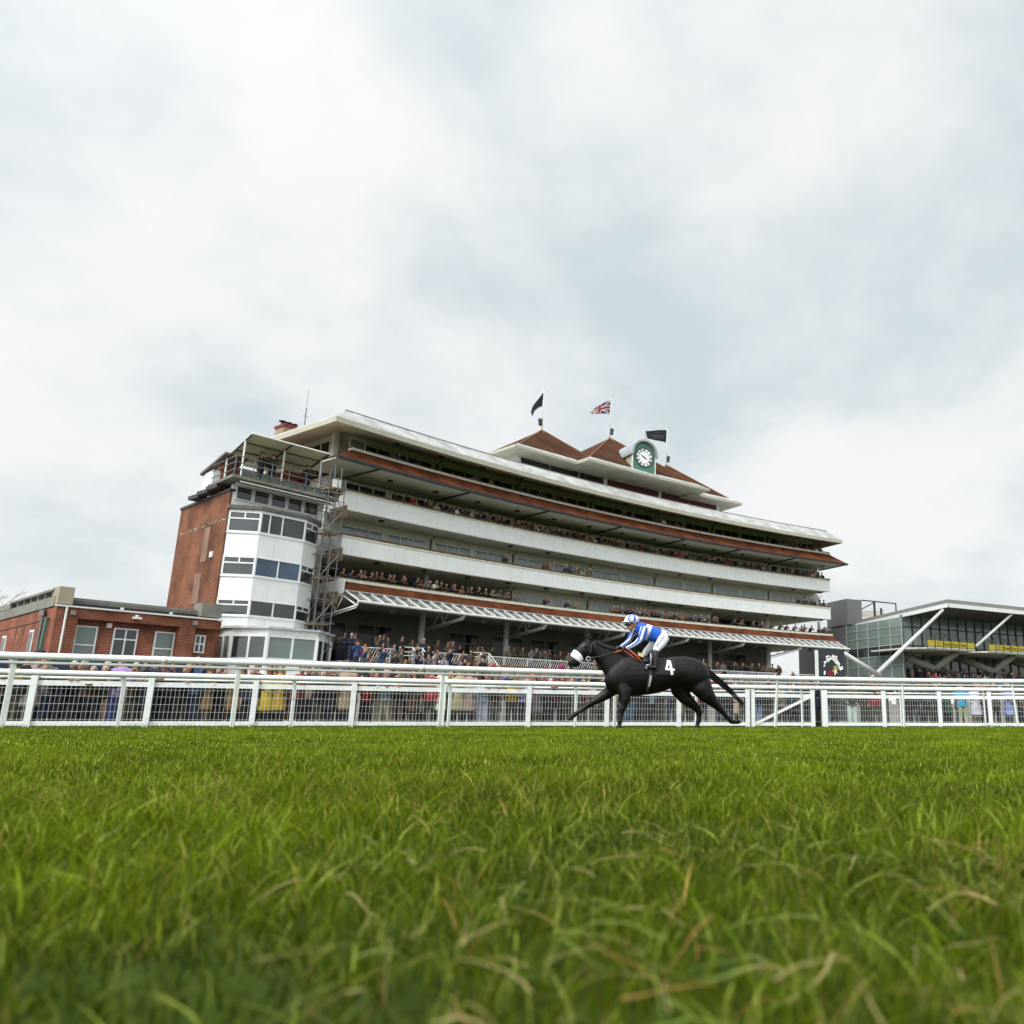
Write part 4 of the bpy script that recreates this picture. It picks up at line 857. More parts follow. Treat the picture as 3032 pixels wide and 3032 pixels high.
child(r1, 'top_rail', MB().tube([(x, y, 1.295) for x, y in RAIL1], .064, 14), RAILW, smooth=True)
child(r1, 'lower_lip', MB().tube([(x, y + .03, 1.175) for x, y in RAIL1], .028, 8), RAILW, smooth=True)
for px in (16, 692, 1305, 1822, 2298, 2678, 3008, -720):
    x, y, a = along(RAIL1, px, .7) if px > 0 else (-14, 15.1, .3)
    lean = .09 if px in (2298, 3008) else random.uniform(-.02, .03); lean = -lean if px == 3008 else lean
    child(r1, 'post', MB().bar((x - lean / 2, y + .05, -.15), (x + lean / 2, y + .05, 1.26), .085, .035), POSTW)
for i in (7, 15, 22, 30, 38): x, y = RAIL1[i]; x2, y2 = RAIL1[i + 1]; child(r1, 'sleeve_joint', MB().tube([(x, y, 1.295), (x + (x2 - x) * .15, y + (y2 - y) * .15, 1.295)], .0668, 14), RAILW, smooth=True)
r2 = empty('running_rail', (-2, 24.5, 0), 'lower white running rail between the tall rail and the mesh fence', 'racecourse rail', 'white rails along the course')
child(r2, 'top_rail', MB().tube([(x, y, 1.145) for x, y in RAIL2], .064, 14), RAILW, smooth=True)
for px in (-120, 358, 866, 1328, 1705, 2062, 2375, 2667, 2918):
    x, y, a = along(RAIL2, px, .6); p = [(x, y + .05, -.15), (x, y + .05, .9), (x - .02, y + .04, 1.05), (x - .03, y, 1.12)]
    ob = child(r2, 'post', MB().bar(p[0], p[1], .085, .035).bar(p[1], p[3], .085, .035), POSTW)
    if px == 866:
        nb = text_mesh('56', .085, .002, .002); place_mesh(ob, 'post_number', nb, TEXTK, frame_matrix((x, y + .028, .66), (1, .3, 0)) @ Matrix.Rotation(math.pi / 2, 4, 'Z'))
mf = empty('mesh_fence', (-2, 26.5, 0), 'white post-and-board fence with wire mesh panels in front of the crowd', 'fence')
def fence_span(parent, p, q, z0=.08, z1=.91, gate=False):
    """boards, tube and wire mesh between plan points p and q"""
    p, q = Vector((*p, 0)), Vector((*q, 0)); d = (q - p).normalized(); a = math.atan2(d.y, d.x); L = (q - p).length; mid = (p + q) / 2
    child(parent, 'top_board', MB().box((mid.x, mid.y, .965), (L, .03, .12), a), RAILW); child(parent, 'bottom_board', MB().box((mid.x, mid.y, .035), (L, .03, .11), a), RAILW)
    child(parent, 'top_tube', MB().tube([p + Vector((0, 0, 1.09)), q + Vector((0, 0, 1.09))], .028, 8), RAILW, smooth=True)
    mb = MB(); n_ = max(1, int(L / .095))
    for i in range(n_ + 1): c = p.lerp(q, (i + .5) / (n_ + 1)); mb.bar((c.x, c.y, z0), (c.x, c.y, z1), .0042, .0042)
    for z in (.13, .31, .49, .67, .84): mb.bar((p.x, p.y, z), (q.x, q.y, z), .0045, .005)
    child(parent, 'mesh_panel', mb, mat('wire_white', (.74, .75, .72), .5, .05))
MPX = [-230, 100, 440, 754, 1045, 1312, 1564, 1796, 2012, 2215]; pts = [along(MESH, px, .6) for px in MPX]; pts[0] = (MESH[0][0], MESH[0][1], .5)
def mpost(parent, x, y, a, w_=.13, h_=1.15): child(parent, 'post', MB().box((x, y - .05, h_ / 2 - .09), (w_, .09, h_ + .18), a).box((x, y - .05, h_ + .0), (w_ * 1.06, .1, .03), a), RAILW)
for i, (x, y, a) in enumerate(pts):
    mpost(mf, x, y, a)
    if i: fence_span(mf, pts[i - 1][:2], (x, y))
gx, gy, ga = along(MESH, 2407, .6); hx, hy, ha = along(MESH, 2438, .6); g0 = along(MESH, 2231, .6)
M3 = [along(MESH, px, .6) for px in (2616, 2781, 2931)] + [(MESH[-1][0], MESH[-1][1], .2)]
mpost(mf, hx, hy, ha, .2, 1.2); prev = (hx, hy)
for x, y, a in M3: fence_span(mf, prev, (x, y)); mpost(mf, x, y, a); prev = (x, y)
gt = empty('gate', (g0[0], g0[1], 0), 'white wooden gate with a diagonal brace and wire mesh in the fence', 'gate')
fence_span(gt, g0[:2], (gx, gy)); mpost(gt, g0[0], g0[1], g0[2], .12); mpost(gt, gx, gy, ga, .13)
child(gt, 'diagonal_brace', MB().bar((g0[0], g0[1] - .03, .0), (gx, gy - .03, .98), .03, .09), RAILW)
child(gt, 'latch', MB().tube([(gx, gy - .06, .9), (hx, hy - .06, .9)], .012, 5).tube([(gx, gy - .06, .12), (hx, hy - .06, .12)], .012, 5), STEEL)

# ------------------------------------------------------------------ bodies: closed lofts fused into one continuous skin
class Loft:
    def __init__(s): s.mb = MB()
    def add(s, secs, side=(1, 0, 0), n=14):
        """secs: (centre, radius across the side axis, radius along the side axis)"""
        side = Vector(side).normalized(); C_ = [Vector(c) for c, _, _ in secs]; k = len(secs); vs = []
        for i, (c, ra, rb) in enumerate(secs):
            d = (C_[min(i + 1, k - 1)] - C_[max(i - 1, 0)]); d = (d - side * d.dot(side) * .0)
            sd_ = (side - d.normalized() * side.dot(d.normalized())); sd_ = sd_.normalized() if sd_.length > .2 else side
            a = d.normalized().cross(sd_).normalized()
            for j in range(n):
                t = 2 * math.pi * j / n; vs.append(Vector(c) + a * ra * math.cos(t) + sd_ * rb * math.sin(t))
        d0 = (C_[0] - C_[1]).normalized() * min(secs[0][1], secs[0][2]) * .55; d1 = (C_[-1] - C_[-2]).normalized() * min(secs[-1][1], secs[-1][2]) * .55
        vs += [C_[0] + d0, C_[-1] + d1]; fs = []
        for i in range(k - 1):
            for j in range(n): fs.append((i * n + j, (i + 1) * n + j, (i + 1) * n + (j + 1) % n, i * n + (j + 1) % n))
        for j in range(n): fs.append((k * n, j, (j + 1) % n)); fs.append((k * n + 1, (k - 1) * n + (j + 1) % n, (k - 1) * n + j))
        s.mb.add(vs, fs); return s
    def ball(s, c, rx, ry, rz, n=12):
        vs = []; fs = []
        for i in range(1, n):
            for j in range(n * 2):
                p, t = math.pi * i / n, math.pi * j / n; vs.append((c[0] + rx * math.sin(p) * math.cos(t), c[1] + ry * math.sin(p) * math.sin(t), c[2] + rz * math.cos(p)))
        m_ = n * 2; top = len(vs); vs += [(c[0], c[1], c[2] + rz), (c[0], c[1], c[2] - rz)]
        for i in range(n - 2):
            for j in range(m_): fs.append((i * m_ + j, (i + 1) * m_ + j, (i + 1) * m_ + (j + 1) % m_, i * m_ + (j + 1) % m_))
        for j in range(m_): fs.append((top, j, (j + 1) % m_)); fs.append((top + 1, (n - 2) * m_ + (j + 1) % m_, (n - 2) * m_ + j))
        s.mb.add(vs, fs); return s
    def fuse(s, name, voxel, smooth=4, dec=None, material=None):
        me = bpy.data.meshes.new(name + '_raw'); me.from_pydata(s.mb.v, [], s.mb.f); me.update()
        o = bpy.data.objects.new('tmp', me); COL.objects.link(o)
        r = o.modifiers.new('r', 'REMESH'); r.mode = 'VOXEL'; r.voxel_size = voxel
        if smooth: sm_ = o.modifiers.new('s', 'SMOOTH'); sm_.factor = .5; sm_.iterations = smooth
        if dec: d = o.modifiers.new('d', 'DECIMATE'); d.ratio = dec
        dg = bpy.context.evaluated_depsgraph_get(); dg.update()
        res = bpy.data.meshes.new_from_object(o.evaluated_get(dg)); res.name = name; bpy.data.objects.remove(o); bpy.data.meshes.remove(me)
        res.polygons.foreach_set('use_smooth', [True] * len(res.polygons))
        if material: res.materials.clear(); res.materials.append(material)
        return res
def link_mesh(name, me, parent=None):
    o = bpy.data.objects.new(name, me); COL.objects.link(o)
    if parent is not None: o.parent = parent; o.matrix_parent_inverse = parent.matrix_world.inverted()
    return o

# ------------------------------------------------------------------ horse and jockey
HP0 = Vector((-.27, 19.0, 0)); HD = Vector((.95, .31, 0)).normalized(); HN = Vector((-HD.y, HD.x, 0))      # HN points away from the course side
PXM = 1 / 130.5
def hp(x, y, off=0.0): p = on_plane(1650 + x * .31056, 1780 + y * .31056, HP0, HN); return Vector(p) + HN * off
def jp(x, y, off=0.0): p = on_plane(1800 + x * .1294, 1800 + y * .1294, HP0, HN); return Vector(p) + HN * off
hr = lambda r: r * .31056 * PXM
jr = lambda r: r * .1294 * PXM
HORSE = mat('black_coat', (.0034, .0023, .0018), .42, .6, 3.2, spec=.30, bump=.5)
horse = empty('horse', (HP0.x, HP0.y, 0), 'black racehorse galloping past the white rails, saddle cloth number four', 'horse')
TR = [(466, 700, 812, .09), (500, 640, 868, .15), (560, 575, 900, .19), (640, 525, 905, .215), (720, 508, 897, .235), (800, 516, 892, .255), (880, 540, 884, .265), (960, 548, 868, .265), (1040, 545, 836, .25), (1120, 533, 812, .24), (1200, 528, 818, .25), (1270, 542, 850, .262), (1335, 572, 870, .25), (1385, 618, 858, .215), (1424, 680, 835, .15)]
def trunk(x):
    for a, b in zip(TR[:-1], TR[1:]):
        if a[0] <= x <= b[0]: t = (x - a[0]) / (b[0] - a[0]); return [a[i] + (b[i] - a[i]) * t for i in range(4)]
    return TR[-1]
def on_trunk(x, y, k=1.0, add=0.0):
    _, t, b, hw = trunk(x); c, r = (t + b) / 2, (b - t) / 2; q = max(0.0, 1 - ((y - c) / r / k) ** 2); return hp(x, y, -(hw * k * math.sqrt(q) + add))
L_ = Loft()
L_.add([(hp(x, (t + b) / 2), hr((b - t) / 2), hw) for x, t, b, hw in TR], HN, 24)
L_.add([(hp(620, 660), hr(150), .17), (hp(545, 600), hr(138), .13), (hp(482, 536), hr(110), .10), (hp(420, 486), hr(88), .08), (hp(370, 444), hr(70), .07), (hp(335, 425), hr(58), .065)], HN, 20)
L_.add([(hp(335, 412), hr(56), .07), (hp(300, 448), hr(80), .095), (hp(258, 478), hr(78), .10), (hp(224, 502), hr(64), .078), (hp(196, 530), hr(54), .062), (hp(174, 560), hr(50), .058), (hp(157, 590), hr(53), .058), (hp(147, 614), hr(42), .047)], HN, 18)
L_.ball(hp(312, 492, 0), .07, .07, .09); L_.ball(hp(262, 433, -.085), .03, .03, .025); L_.ball(hp(262, 433, .085), .03, .03, .025)
for off, tip in ((-.05, (293, 292)), (.055, (262, 285))): L_.add([(hp(318 if off < 0 else 300, 372, off), hr(19), .03), (hp(300 if off < 0 else 280, 330, off), hr(15), .022), (hp(*tip, off), hr(3), .006)], HN, 8)
def leg(pts, off):
    L_.add([(hp(x, y, off + (o if o else 0)), hr(r), hr(r) * q) for x, y, r, q, o in pts], HN, 14)
# near fore, planted
leg([(610, 790, 82, .75, .08), (636, 868, 70, .78, .03), (632, 940, 50, .8, 0), (617, 1000, 33, .9, 0), (612, 1028, 31, 1, 0), (600, 1065, 22, .9, 0), (590, 1120, 20, .9, 0), (584, 1150, 25, .9, 0), (580, 1175, 19, .9, 0), (575, 1196, 24, 1, 0), (572, 1218, 27, 1, 0)], -.13)
# far fore, reaching forward
leg([(570, 810, 70, .7, -.08), (480, 885, 52, .8, 0), (410, 930, 42, .8, 0), (340, 968, 32, .9, 0), (308, 988, 31, 1, 0), (262, 1022, 22, .9, 0), (205, 1062, 20, .9, 0), (172, 1083, 25, .9, 0), (148, 1105, 18, .9, 0), (120, 1125, 23, 1, 0), (100, 1136, 20, 1, 0)], .13)
# far hind, standing under the body
leg([(1180, 760, 115, .7, -.05), (1190, 850, 92, .7, 0), (1240, 925, 66, .75, 0), (1310, 985, 46, .8, 0), (1352, 1025, 38, .8, 0), (1368, 1060, 34, .8, 0), (1366, 1110, 24, .85, 0), (1360, 1150, 25, .9, 0), (1352, 1178, 20, .9, 0), (1352, 1198, 25, 1, 0), (1348, 1218, 28, 1, 0)], .12)
# near hind, stretched out behind
leg([(1322, 742, 122, .60, .09), (1372, 835, 102, .68, .03), (1420, 908, 74, .75, 0), (1478, 970, 50, .8, 0), (1520, 1010, 38, .8, 0), (1545, 1040, 32, .8, 0), (1580, 1080, 24, .85, 0), (1612, 1118, 24, .9, 0), (1640, 1148, 24, .9, 0), (1668, 1152, 20, .9, 0), (1700, 1146, 25, 1, 0), (1722, 1145, 25, 1, 0)], -.12)
L_.ball(hp(1300, 690, -.06), .23, .19, .27); L_.ball(hp(1300, 690, .06), .23, .19, .27)
hm = L_.fuse('horse_body', .014, 12, None, HORSE); link_mesh('body', hm, horse)
TAILM = mat('tail_hair', (.009, .007, .006), .55, .3, 9, spec=.3)
lt_ = MB(); rt2 = random.Random(3)
for i in range(170):
    o1 = rt2.uniform(-1, 1); o2 = rt2.uniform(-1, 1); l = rt2.uniform(.45, 1.0)
    path = [(1372, 612, 16, .03), (1430, 672, 24, .04), (1520, 748, 24, .045), (1600, 812, 20, .04), (1680, 885, 16, .035), (1775, 990, 14, .03)]
    pts_ = []
    for j, (x, y, w_, dd) in enumerate(path):
        if j > len(path) * l: break
        pts_.append(hp(x - o1 * w_ * .6, y + o1 * w_ + rt2.uniform(-3, 3) * j * .5, o2 * dd))
    if len(pts_) > 2: lt_.tube(pts_, list(np.linspace(.009, .0015, len(pts_))), 4)
child(horse, 'tail', lt_, TAILM, smooth=True)
lt_ = MB()
for i in range(46):
    t = i / 45; x, y = 352 + (690 - 352) * t, 368 + (505 - 368) * t ** .95 + 6 * math.sin(t * 9); p = hp(x, y, -.01)
    lt_.tube([p, hp(x + 14, y + 16, -.05), hp(x + 20, y + 44, -.085 - .03 * t)], [.012, .012, .003], 4)
child(horse, 'mane', lt_, TAILM, smooth=True)
nb_ = Loft().add([(hp(212, 500), hr(60), .076), (hp(206, 508), hr(64), .08), (hp(191, 527), hr(63), .079), (hp(177, 546), hr(61), .077), (hp(171, 554), hr(56), .073)], HN, 20).fuse('sheepskin', .009, 1, None, mat('sheepskin_white', (.80, .80, .78), .95, .1, 30, bump=.6))
link_mesh('noseband', nb_, horse)
LEA = mat('black_leather', (.012, .011, .011), .35, .15, 5); BRO = mat('brown_leather', (.10, .045, .02), .45, .15, 5)
mb = MB(); mb.tube([hp(335, 385, -.075), hp(318, 430, -.10), (hp(302, 490, -.112)), hp(272, 545, -.09)], .009, 6); mb.tube([hp(262, 385, -.05), hp(300, 385, -.085), hp(338, 395, -.078)], .009, 6); mb.tube([hp(338, 395, -.078), hp(350, 460, -.09), hp(345, 530, -.05)], .007, 5)
child(horse, 'bridle', mb, mat('bridle_leather', (.035, .025, .02), .4, .15, 5), smooth=True)
bc = hp(288, 552, -.095); child(horse, 'bit_ring', MB().tube([bc + HD * .045 * math.cos(t) + Vector((0, 0, .045 * math.sin(t))) for t in np.linspace(0, 6.28, 20)], .009, 6), mat('bit_rubber', (.62, .62, .60), .3, .05), smooth=True)
def patch(x0, x1, y0, y1, k, add, nx=14, ny=14, skew=0):
    g_ = [[on_trunk(x0 + (x1 - x0) * i / (nx - 1) + skew * j / (ny - 1), max(trunk(x0 + (x1 - x0) * i / (nx - 1))[1] + 3, y0) + (y1 - max(trunk(x0 + (x1 - x0) * i / (nx - 1))[1] + 3, y0)) * j / (ny - 1), k, add) for i in range(nx)] for j in range(ny)]
    vs = [p for r in g_ for p in r]; o = len(vs); vs += [p + HN * .012 for p in vs]; fs = []
    for j in range(ny - 1):
        for i in range(nx - 1): a = j * nx + i; fs += [(a, a + nx, a + nx + 1, a + 1), (o + a, o + a + 1, o + a + nx + 1, o + a + nx)]
    ed = list(range(nx)) + [j * nx + nx - 1 for j in range(1, ny)] + [(ny - 1) * nx + i for i in range(nx - 2, -1, -1)] + [j * nx for j in range(ny - 2, 0, -1)]
    for i in range(len(ed)): a, b = ed[i], ed[(i + 1) % len(ed)]; fs.append((a, b, o + b, o + a))
    return MB().add(vs, fs)
sc_ = child(horse, 'saddle_cloth', patch(905, 1108, 520, 712, 1.035, .012, skew=-8), mat('cloth_black', (.013, .013, .018), .8, .15, 6), smooth=True)
def stroke(pts, w_):
    mb = MB(); v = []
    n_ = 10
    for (xa, ya), (xb, yb) in zip(pts[:-1], pts[1:]):
        dx, dy = xb - xa, yb - ya; l = math.hypot(dx, dy); ux, uy = -dy / l * w_ / 2, dx / l * w_ / 2; row = []
        for i in range(n_ + 1):
            t = i / n_; x, y = xa + dx * t, ya + dy * t
            row.append([on_trunk(x + ux * q, y + uy * q, 1.035, .02) for q in (-1, 1)] + [on_trunk(x + ux * q, y + uy * q, 1.035, .012) for q in (-1, 1)])
        vs = [p for r in row for p in r]; fs = []
        for i in range(n_): a = i * 4; fs += [(a, a + 4, a + 5, a + 1), (a, a + 2, a + 6, a + 4), (a + 1, a + 5, a + 7, a + 3)]
        fs += [(0, 1, 3, 2), (n_ * 4, n_ * 4 + 2, n_ * 4 + 3, n_ * 4 + 1)]; mb.add(vs, fs)
    return mb
m4 = stroke([(1036, 568), (1006, 655)], 20); m4b = stroke([(998, 652), (1086, 660)], 20); m4c = stroke([(1044, 568), (1062, 708)], 23); m4.add(m4b.v, m4b.f); m4.add(m4c.v, m4c.f)
child(sc_, 'number_four', m4, TEXTM)
child(horse, 'saddle', patch(800, 905, 505, 585, 1.06, .03), LEA, smooth=True)
ga_ = stroke([(866, 585), (842, 800), (836, 868)], 26); child(horse, 'girth', ga_, mat('girth_webbing', (.03, .03, .035), .7))
gb = stroke([(860, 715), (846, 820)], 17); 
for i, v in enumerate(gb.v): gb.v[i] = tuple(Vector(v) - HN * .01)
child(horse, 'girth_elastic', gb, mat('elastic_grey', (.42, .42, .38), .7))
RED = mat('rein_grip', (.55, .09, .025), .55, .1)
mb = MB().tube([jp(115, 1035, -.13), jp(200, 1005, -.14), jp(290, 985, -.14)], .015, 6).tube([jp(340, 985, -.14), jp(520, 1130, -.20), jp(670, 1225, -.22)], .007, 5).tube([jp(430, 950, -.12), jp(560, 1060, -.17), jp(710, 1235, -.24)], .017, 6)
child(horse, 'reins', mb, RED, smooth=True)
child(horse, 'rein_leather', MB().tube([hp(290, 548, -.10), hp(400, 530, -.13), hp(540, 492, -.13)], .009, 5), LEA)
child(horse, 'martingale', MB().tube([hp(700, 560, -.245), hp(640, 640, -.235), hp(560, 720, -.2), hp(490, 760, -.12)], .006, 5), LEA)
for (x, y, off) in ((572, 1217, -.13), (1348, 1217, .12)): pass
hb_ = Loft().add([(hp(1712, 1128, -.12), hr(12), .05), (hp(1738, 1150, -.12), hr(9), .05)], HN, 10); link_mesh('hoof', hb_.fuse('hoof', .008, 1, None, mat('hoof_horn', (.30, .27, .22), .5, .2, 8)), horse)
hb_ = Loft().add([(hp(92, 1140, .13), hr(12), .05), (hp(128, 1142, .13), hr(9), .05)], HN, 10); link_mesh('hoof', hb_.fuse('hoof', .008, 1, None, MT['hoof_horn']), horse)
child(horse, 'saddle_pad', MB().add([jp(640, 1030, -.2), jp(770, 1065, -.2), jp(760, 1150, -.22), jp(650, 1110, -.22), jp(640, 1030, -.17), jp(770, 1065, -.17), jp(760, 1150, -.17), jp(650, 1110, -.17)], [(0, 1, 2, 3), (7, 6, 5, 4), (0, 4, 5, 1), (1, 5, 6, 2), (2, 6, 7, 3), (3, 7, 4, 0)]), mat('pad_tan', (.52, .42, .20), .8, .2))
# stirrups hang from the saddle
child(horse, 'stirrup', MB().tube([jp(905, 1050, -.27), jp(905, 1330, -.30)], .012, 5).tube([jp(860, 1310, -.33), jp(790, 1335, -.33), jp(775, 1385, -.33), jp(815, 1400, -.33)], .012, 6), mat('stirrup_alloy', (.62, .62, .58), .3, .1, metal=.3), smooth=True)

SKIN = mat('jockey_skin', (.42, .19, .11), .5, .1, 8)
B1 = Loft()
B1.add([(jp(700, 440), jr(90), .17), (jp(820, 515), jr(130), .16), (jp(960, 575), jr(140), .15), (jp(1100, 620), jr(125), .15), (jp(1230, 655), jr(130), .15)], HN, 16)
B1.add([(jp(600, 395), jr(55), .055), (jp(700, 440), jr(60), .065)], HN, 10)
B1.add([(jp(585, 235), jr(70), .065), (jp(560, 290), jr(100), .078), (jp(540, 360), jr(102), .078), (jp(522, 425), jr(82), .068), (jp(512, 480), jr(55), .05), (jp(508, 505), jr(34), .035)], HN, 14)
B1.add([(jp(455, 400), jr(14), .012), (jp(437, 452), jr(22), .016), (jp(452, 462), jr(16), .014)], HN, 8)
B1.ball(jp(463, 492), .018, .018, .012); B1.ball(jp(590, 385, -.075), .012, .014, .026)
ARMN = [(780, 470, 62, -.19), (738, 600, 58, -.23), (700, 735, 50, -.24), (590, 835, 42, -.20), (470, 905, 34, -.14), (400, 928, 28, -.10)]
ARMF = [(640, 500, 60, .17), (580, 610, 52, .19), (525, 725, 46, .18), (410, 815, 36, .13), (305, 885, 28, .08)]
LEGN = [(1255, 690, 110, -.11), (1160, 820, 95, -.19), (1065, 925, 76, -.26), (1003, 1005, 58, -.29), (1000, 1100, 56, -.30), (1000, 1230, 46, -.31), (995, 1335, 36, -.32)]
LEGF = [(1220, 700, 105, .11), (1060, 850, 80, .19), (930, 990, 56, .26), (890, 1080, 48, .29), (905, 1200, 44, .30), (915, 1320, 34, .31)]
for A_ in (ARMN, ARMF, LEGN, LEGF): B1.add([(jp(x, y, o), jr(r), jr(r)) for x, y, r, o in A_], HN, 12)
for o, (fx, fy) in ((-.32, (995, 1345)), (.31, (915, 1330))): B1.add([(jp(fx + 10, fy, o), jr(32), .032), (jp(fx - 60, fy + 35, o), jr(30), .034), (jp(fx - 160, fy + 25, o), jr(20), .026)], HN, 10)
def hand_(B_, wx, wy, o, s_=1):
    B_.add([(jp(wx, wy, o), jr(26), .022), (jp(wx - 45, wy + 18, o), jr(34), .028), (jp(wx - 80, wy + 34, o), jr(30), .026)], HN, 10)
    for k_, l_ in enumerate((50, 58, 54, 44)):
        q = (k_ - 1.5) * .019; B_.add([(jp(wx - 80, wy + 22, o + q), jr(9), .009), (jp(wx - 80 - l_ * .5, wy + 48, o + q), jr(9), .009), (jp(wx - 70 - l_ * .2, wy + 78, o + q), jr(8), .008), (jp(wx - 52, wy + 76, o + q), jr(7), .007)], HN, 6)
    B_.add([(jp(wx - 35, wy - 5, o - .02 * s_), jr(11), .011), (jp(wx - 75, wy - 8, o - .02 * s_), jr(10), .01), (jp(wx - 105, wy + 14, o - .01 * s_), jr(8), .008)], HN, 6)
hand_(B1, 400, 928, -.10); hand_(B1, 305, 885, .08, -1)
jm = B1.fuse('jockey_body', .009, 3, None, SKIN)
jk = link_mesh('person', jm); tag(jk, 'jockey in blue and white silks crouching over the black horse', 'person')
def px_of(p): c = CM.T @ (np.array(p) - np.array([0, 0, CAM_H])); return (PX + F_PX * c[0] / c[2] - 1800) / .1294, (PY - F_PX * c[1] / c[2] - 1800) / .1294
SILK = mat('silks', (1, 1, 1), .45, .08, 14, attr='vertex', bump=.15)
def paint(me, fn):
    ca = me.color_attributes.new('Col', 'FLOAT_COLOR', 'POINT'); cols = np.empty((len(me.vertices), 4), np.float32)
    for i, v in enumerate(me.vertices): cols[i] = (*fn(v.co), 1)
    ca.data.foreach_set('color', cols.ravel())
BL, WH = (.012, .10, .55), (.78, .79, .82)
T1 = Loft().add([(jp(655, 415), jr(85), .10), (jp(705, 432), jr(120), .185), (jp(800, 510), jr(170), .19), (jp(960, 580), jr(182), .18), (jp(1090, 618), jr(160), .17), (jp(1190, 632), jr(128), .155)], HN, 20).fuse('torso', .010, 3, None, SILK)
def torso_col(c):
    x, y = px_of(c); a = x * .93 + y * .36      # distance along the back
    return WH if 965 < a < 1098 else BL
paint(T1, torso_col); link_mesh('silks', T1, jk)
for A_, nm in ((ARMN, -1), (ARMF, 1)):
    rr_ = [84, 88, 80, 58, 46, 38] if nm < 0 else [84, 66, 56, 44, 36]
    P3 = [(jp(x, y, o), jr(r), jr(r) * .95) for (x, y, _, o), r in zip(A_, rr_)]
    me = Loft().add(P3, HN, 16).fuse('sleeve', .009, 2, None, SILK)
    def sl_col(c, A_=A_, rr_=rr_):
        x, y = px_of(c); best = None
        for i in range(len(A_) - 1):
            ax, ay, bx_, by_ = A_[i][0], A_[i][1], A_[i + 1][0], A_[i + 1][1]; dx, dy = bx_ - ax, by_ - ay; l2 = dx * dx + dy * dy; t = min(1, max(0, ((x - ax) * dx + (y - ay) * dy) / l2)); qx, qy = ax + dx * t, ay + dy * t
            d = math.hypot(x - qx, y - qy)
            if best is None or d < best[0]: best = (d, ((x - qx) * dy - (y - qy) * dx) / math.sqrt(l2), rr_[i] + (rr_[i + 1] - rr_[i]) * t)
        q = best[1] / best[2]
        return BL if -.28 < q < .30 or q > .86 or q < -.9 else WH
    paint(me, sl_col); link_mesh('sleeve', me, jk)
BRE = mat('white_breeches', (.80, .80, .84), .6, .06, 10, bump=.2)
Bb = Loft().add([(jp(1150, 640), jr(120), .155), (jp(1240, 655), jr(148), .175), (jp(1300, 700), jr(112), .16)], HN, 18)
Bb.add([(jp(x, y, o), jr(r), jr(r) * .95) for (x, y, _, o), r in zip(LEGN[:4], (128, 116, 92, 72))], HN, 14); Bb.add([(jp(x, y, o), jr(r), jr(r) * .95) for (x, y, _, o), r in zip(LEGF[:4], (120, 100, 72, 58))], HN, 14)
br_ = link_mesh('breeches', Bb.fuse('breeches', .010, 3, None, BRE), jk)
me = text_mesh('KING POWER', .075, .002, .002); wv = .36 / max(v.co.x for v in me.vertices) / 2
dA, dB = jp(1010, 900, -.325), jp(1215, 665, -.235); mid_ = (dA + dB) / 2 - HN * .045; ux_ = (dB - dA).normalized()
mt_ = Matrix.Identity(4); uy_ = (-HN).cross(ux_).normalized(); uz_ = ux_.cross(uy_)
for i in range(3): mt_[i][0], mt_[i][1], mt_[i][2], mt_[i][3] = ux_[i], uy_[i], uz_[i], mid_[i]
mt_ = mt_ @ Matrix.Scale(.34 / (max(v.co.x for v in me.vertices) - min(v.co.x for v in me.vertices)), 4)
place_mesh(br_, 'thigh_lettering', me, TEXTN, mt_)
BOOT = mat('boot_leather', (.014, .015, .016), .28, .1)
for A_, o in ((LEGN, -1), (LEGF, 1)):
    f_ = A_[-1]; K_ = Loft().add([(jp(x, y, oo), jr(r), jr(r)) for (x, y, _, oo), r in zip(A_[3:], (70, 70, 60, 46))], HN, 14)
    K_.add([(jp(f_[0] + 22, f_[1] + 40, f_[3]), jr(40), .04), (jp(f_[0] - 60, f_[1] + 42, f_[3]), jr(36), .042), (jp(f_[0] - 165, f_[1] + 30, f_[3]), jr(24), .03)], HN, 12)
    link_mesh('boot', K_.fuse('boot', .009, 2, None, BOOT), jk)
for wx, wy, o, s_ in ((400, 928, -.10, 1), (305, 885, .08, -1)):
    K_ = Loft(); K_.add([(jp(wx + 15, wy - 6, o), jr(32), .03), (jp(wx - 20, wy + 8, o), jr(32), .027)], HN, 10)
    K_.add([(jp(wx, wy, o), jr(31), .027), (jp(wx - 45, wy + 18, o), jr(40), .034), (jp(wx - 82, wy + 34, o), jr(36), .032)], HN, 10)
    for k_, l_ in enumerate((50, 58, 54, 44)):
        q = (k_ - 1.5) * .021; K_.add([(jp(wx - 80, wy + 22, o + q), jr(12), .0115), (jp(wx - 80 - l_ * .5, wy + 48, o + q), jr(12), .0115), (jp(wx - 70 - l_ * .2, wy + 80, o + q), jr(11), .0105), (jp(wx - 50, wy + 78, o + q), jr(10), .0095)], HN, 6)
    K_.add([(jp(wx - 35, wy - 8, o - .024 * s_), jr(15), .014), (jp(wx - 75, wy - 12, o - .024 * s_), jr(13), .013), (jp(wx - 108, wy + 12, o - .014 * s_), jr(11), .011)], HN, 6)
    link_mesh('glove', K_.fuse('glove', .006, 1, None, LEA), jk)
cpm = Loft().add([(jp(385, 305), jr(28), .05), (jp(430, 285), jr(72), .095), (jp(500, 262), jr(108), .12), (jp(570, 262), jr(118), .128), (jp(640, 280), jr(98), .115), (jp(690, 300), jr(50), .07)], HN, 20)
cpm.add([(jp(322, 326), jr(8), .03), (jp(370, 322), jr(12), .075), (jp(440, 322), jr(24), .10), (jp(520, 318), jr(20), .1)], HN, 14)
cme = cpm.fuse('cap', .008, 2, None, SILK)
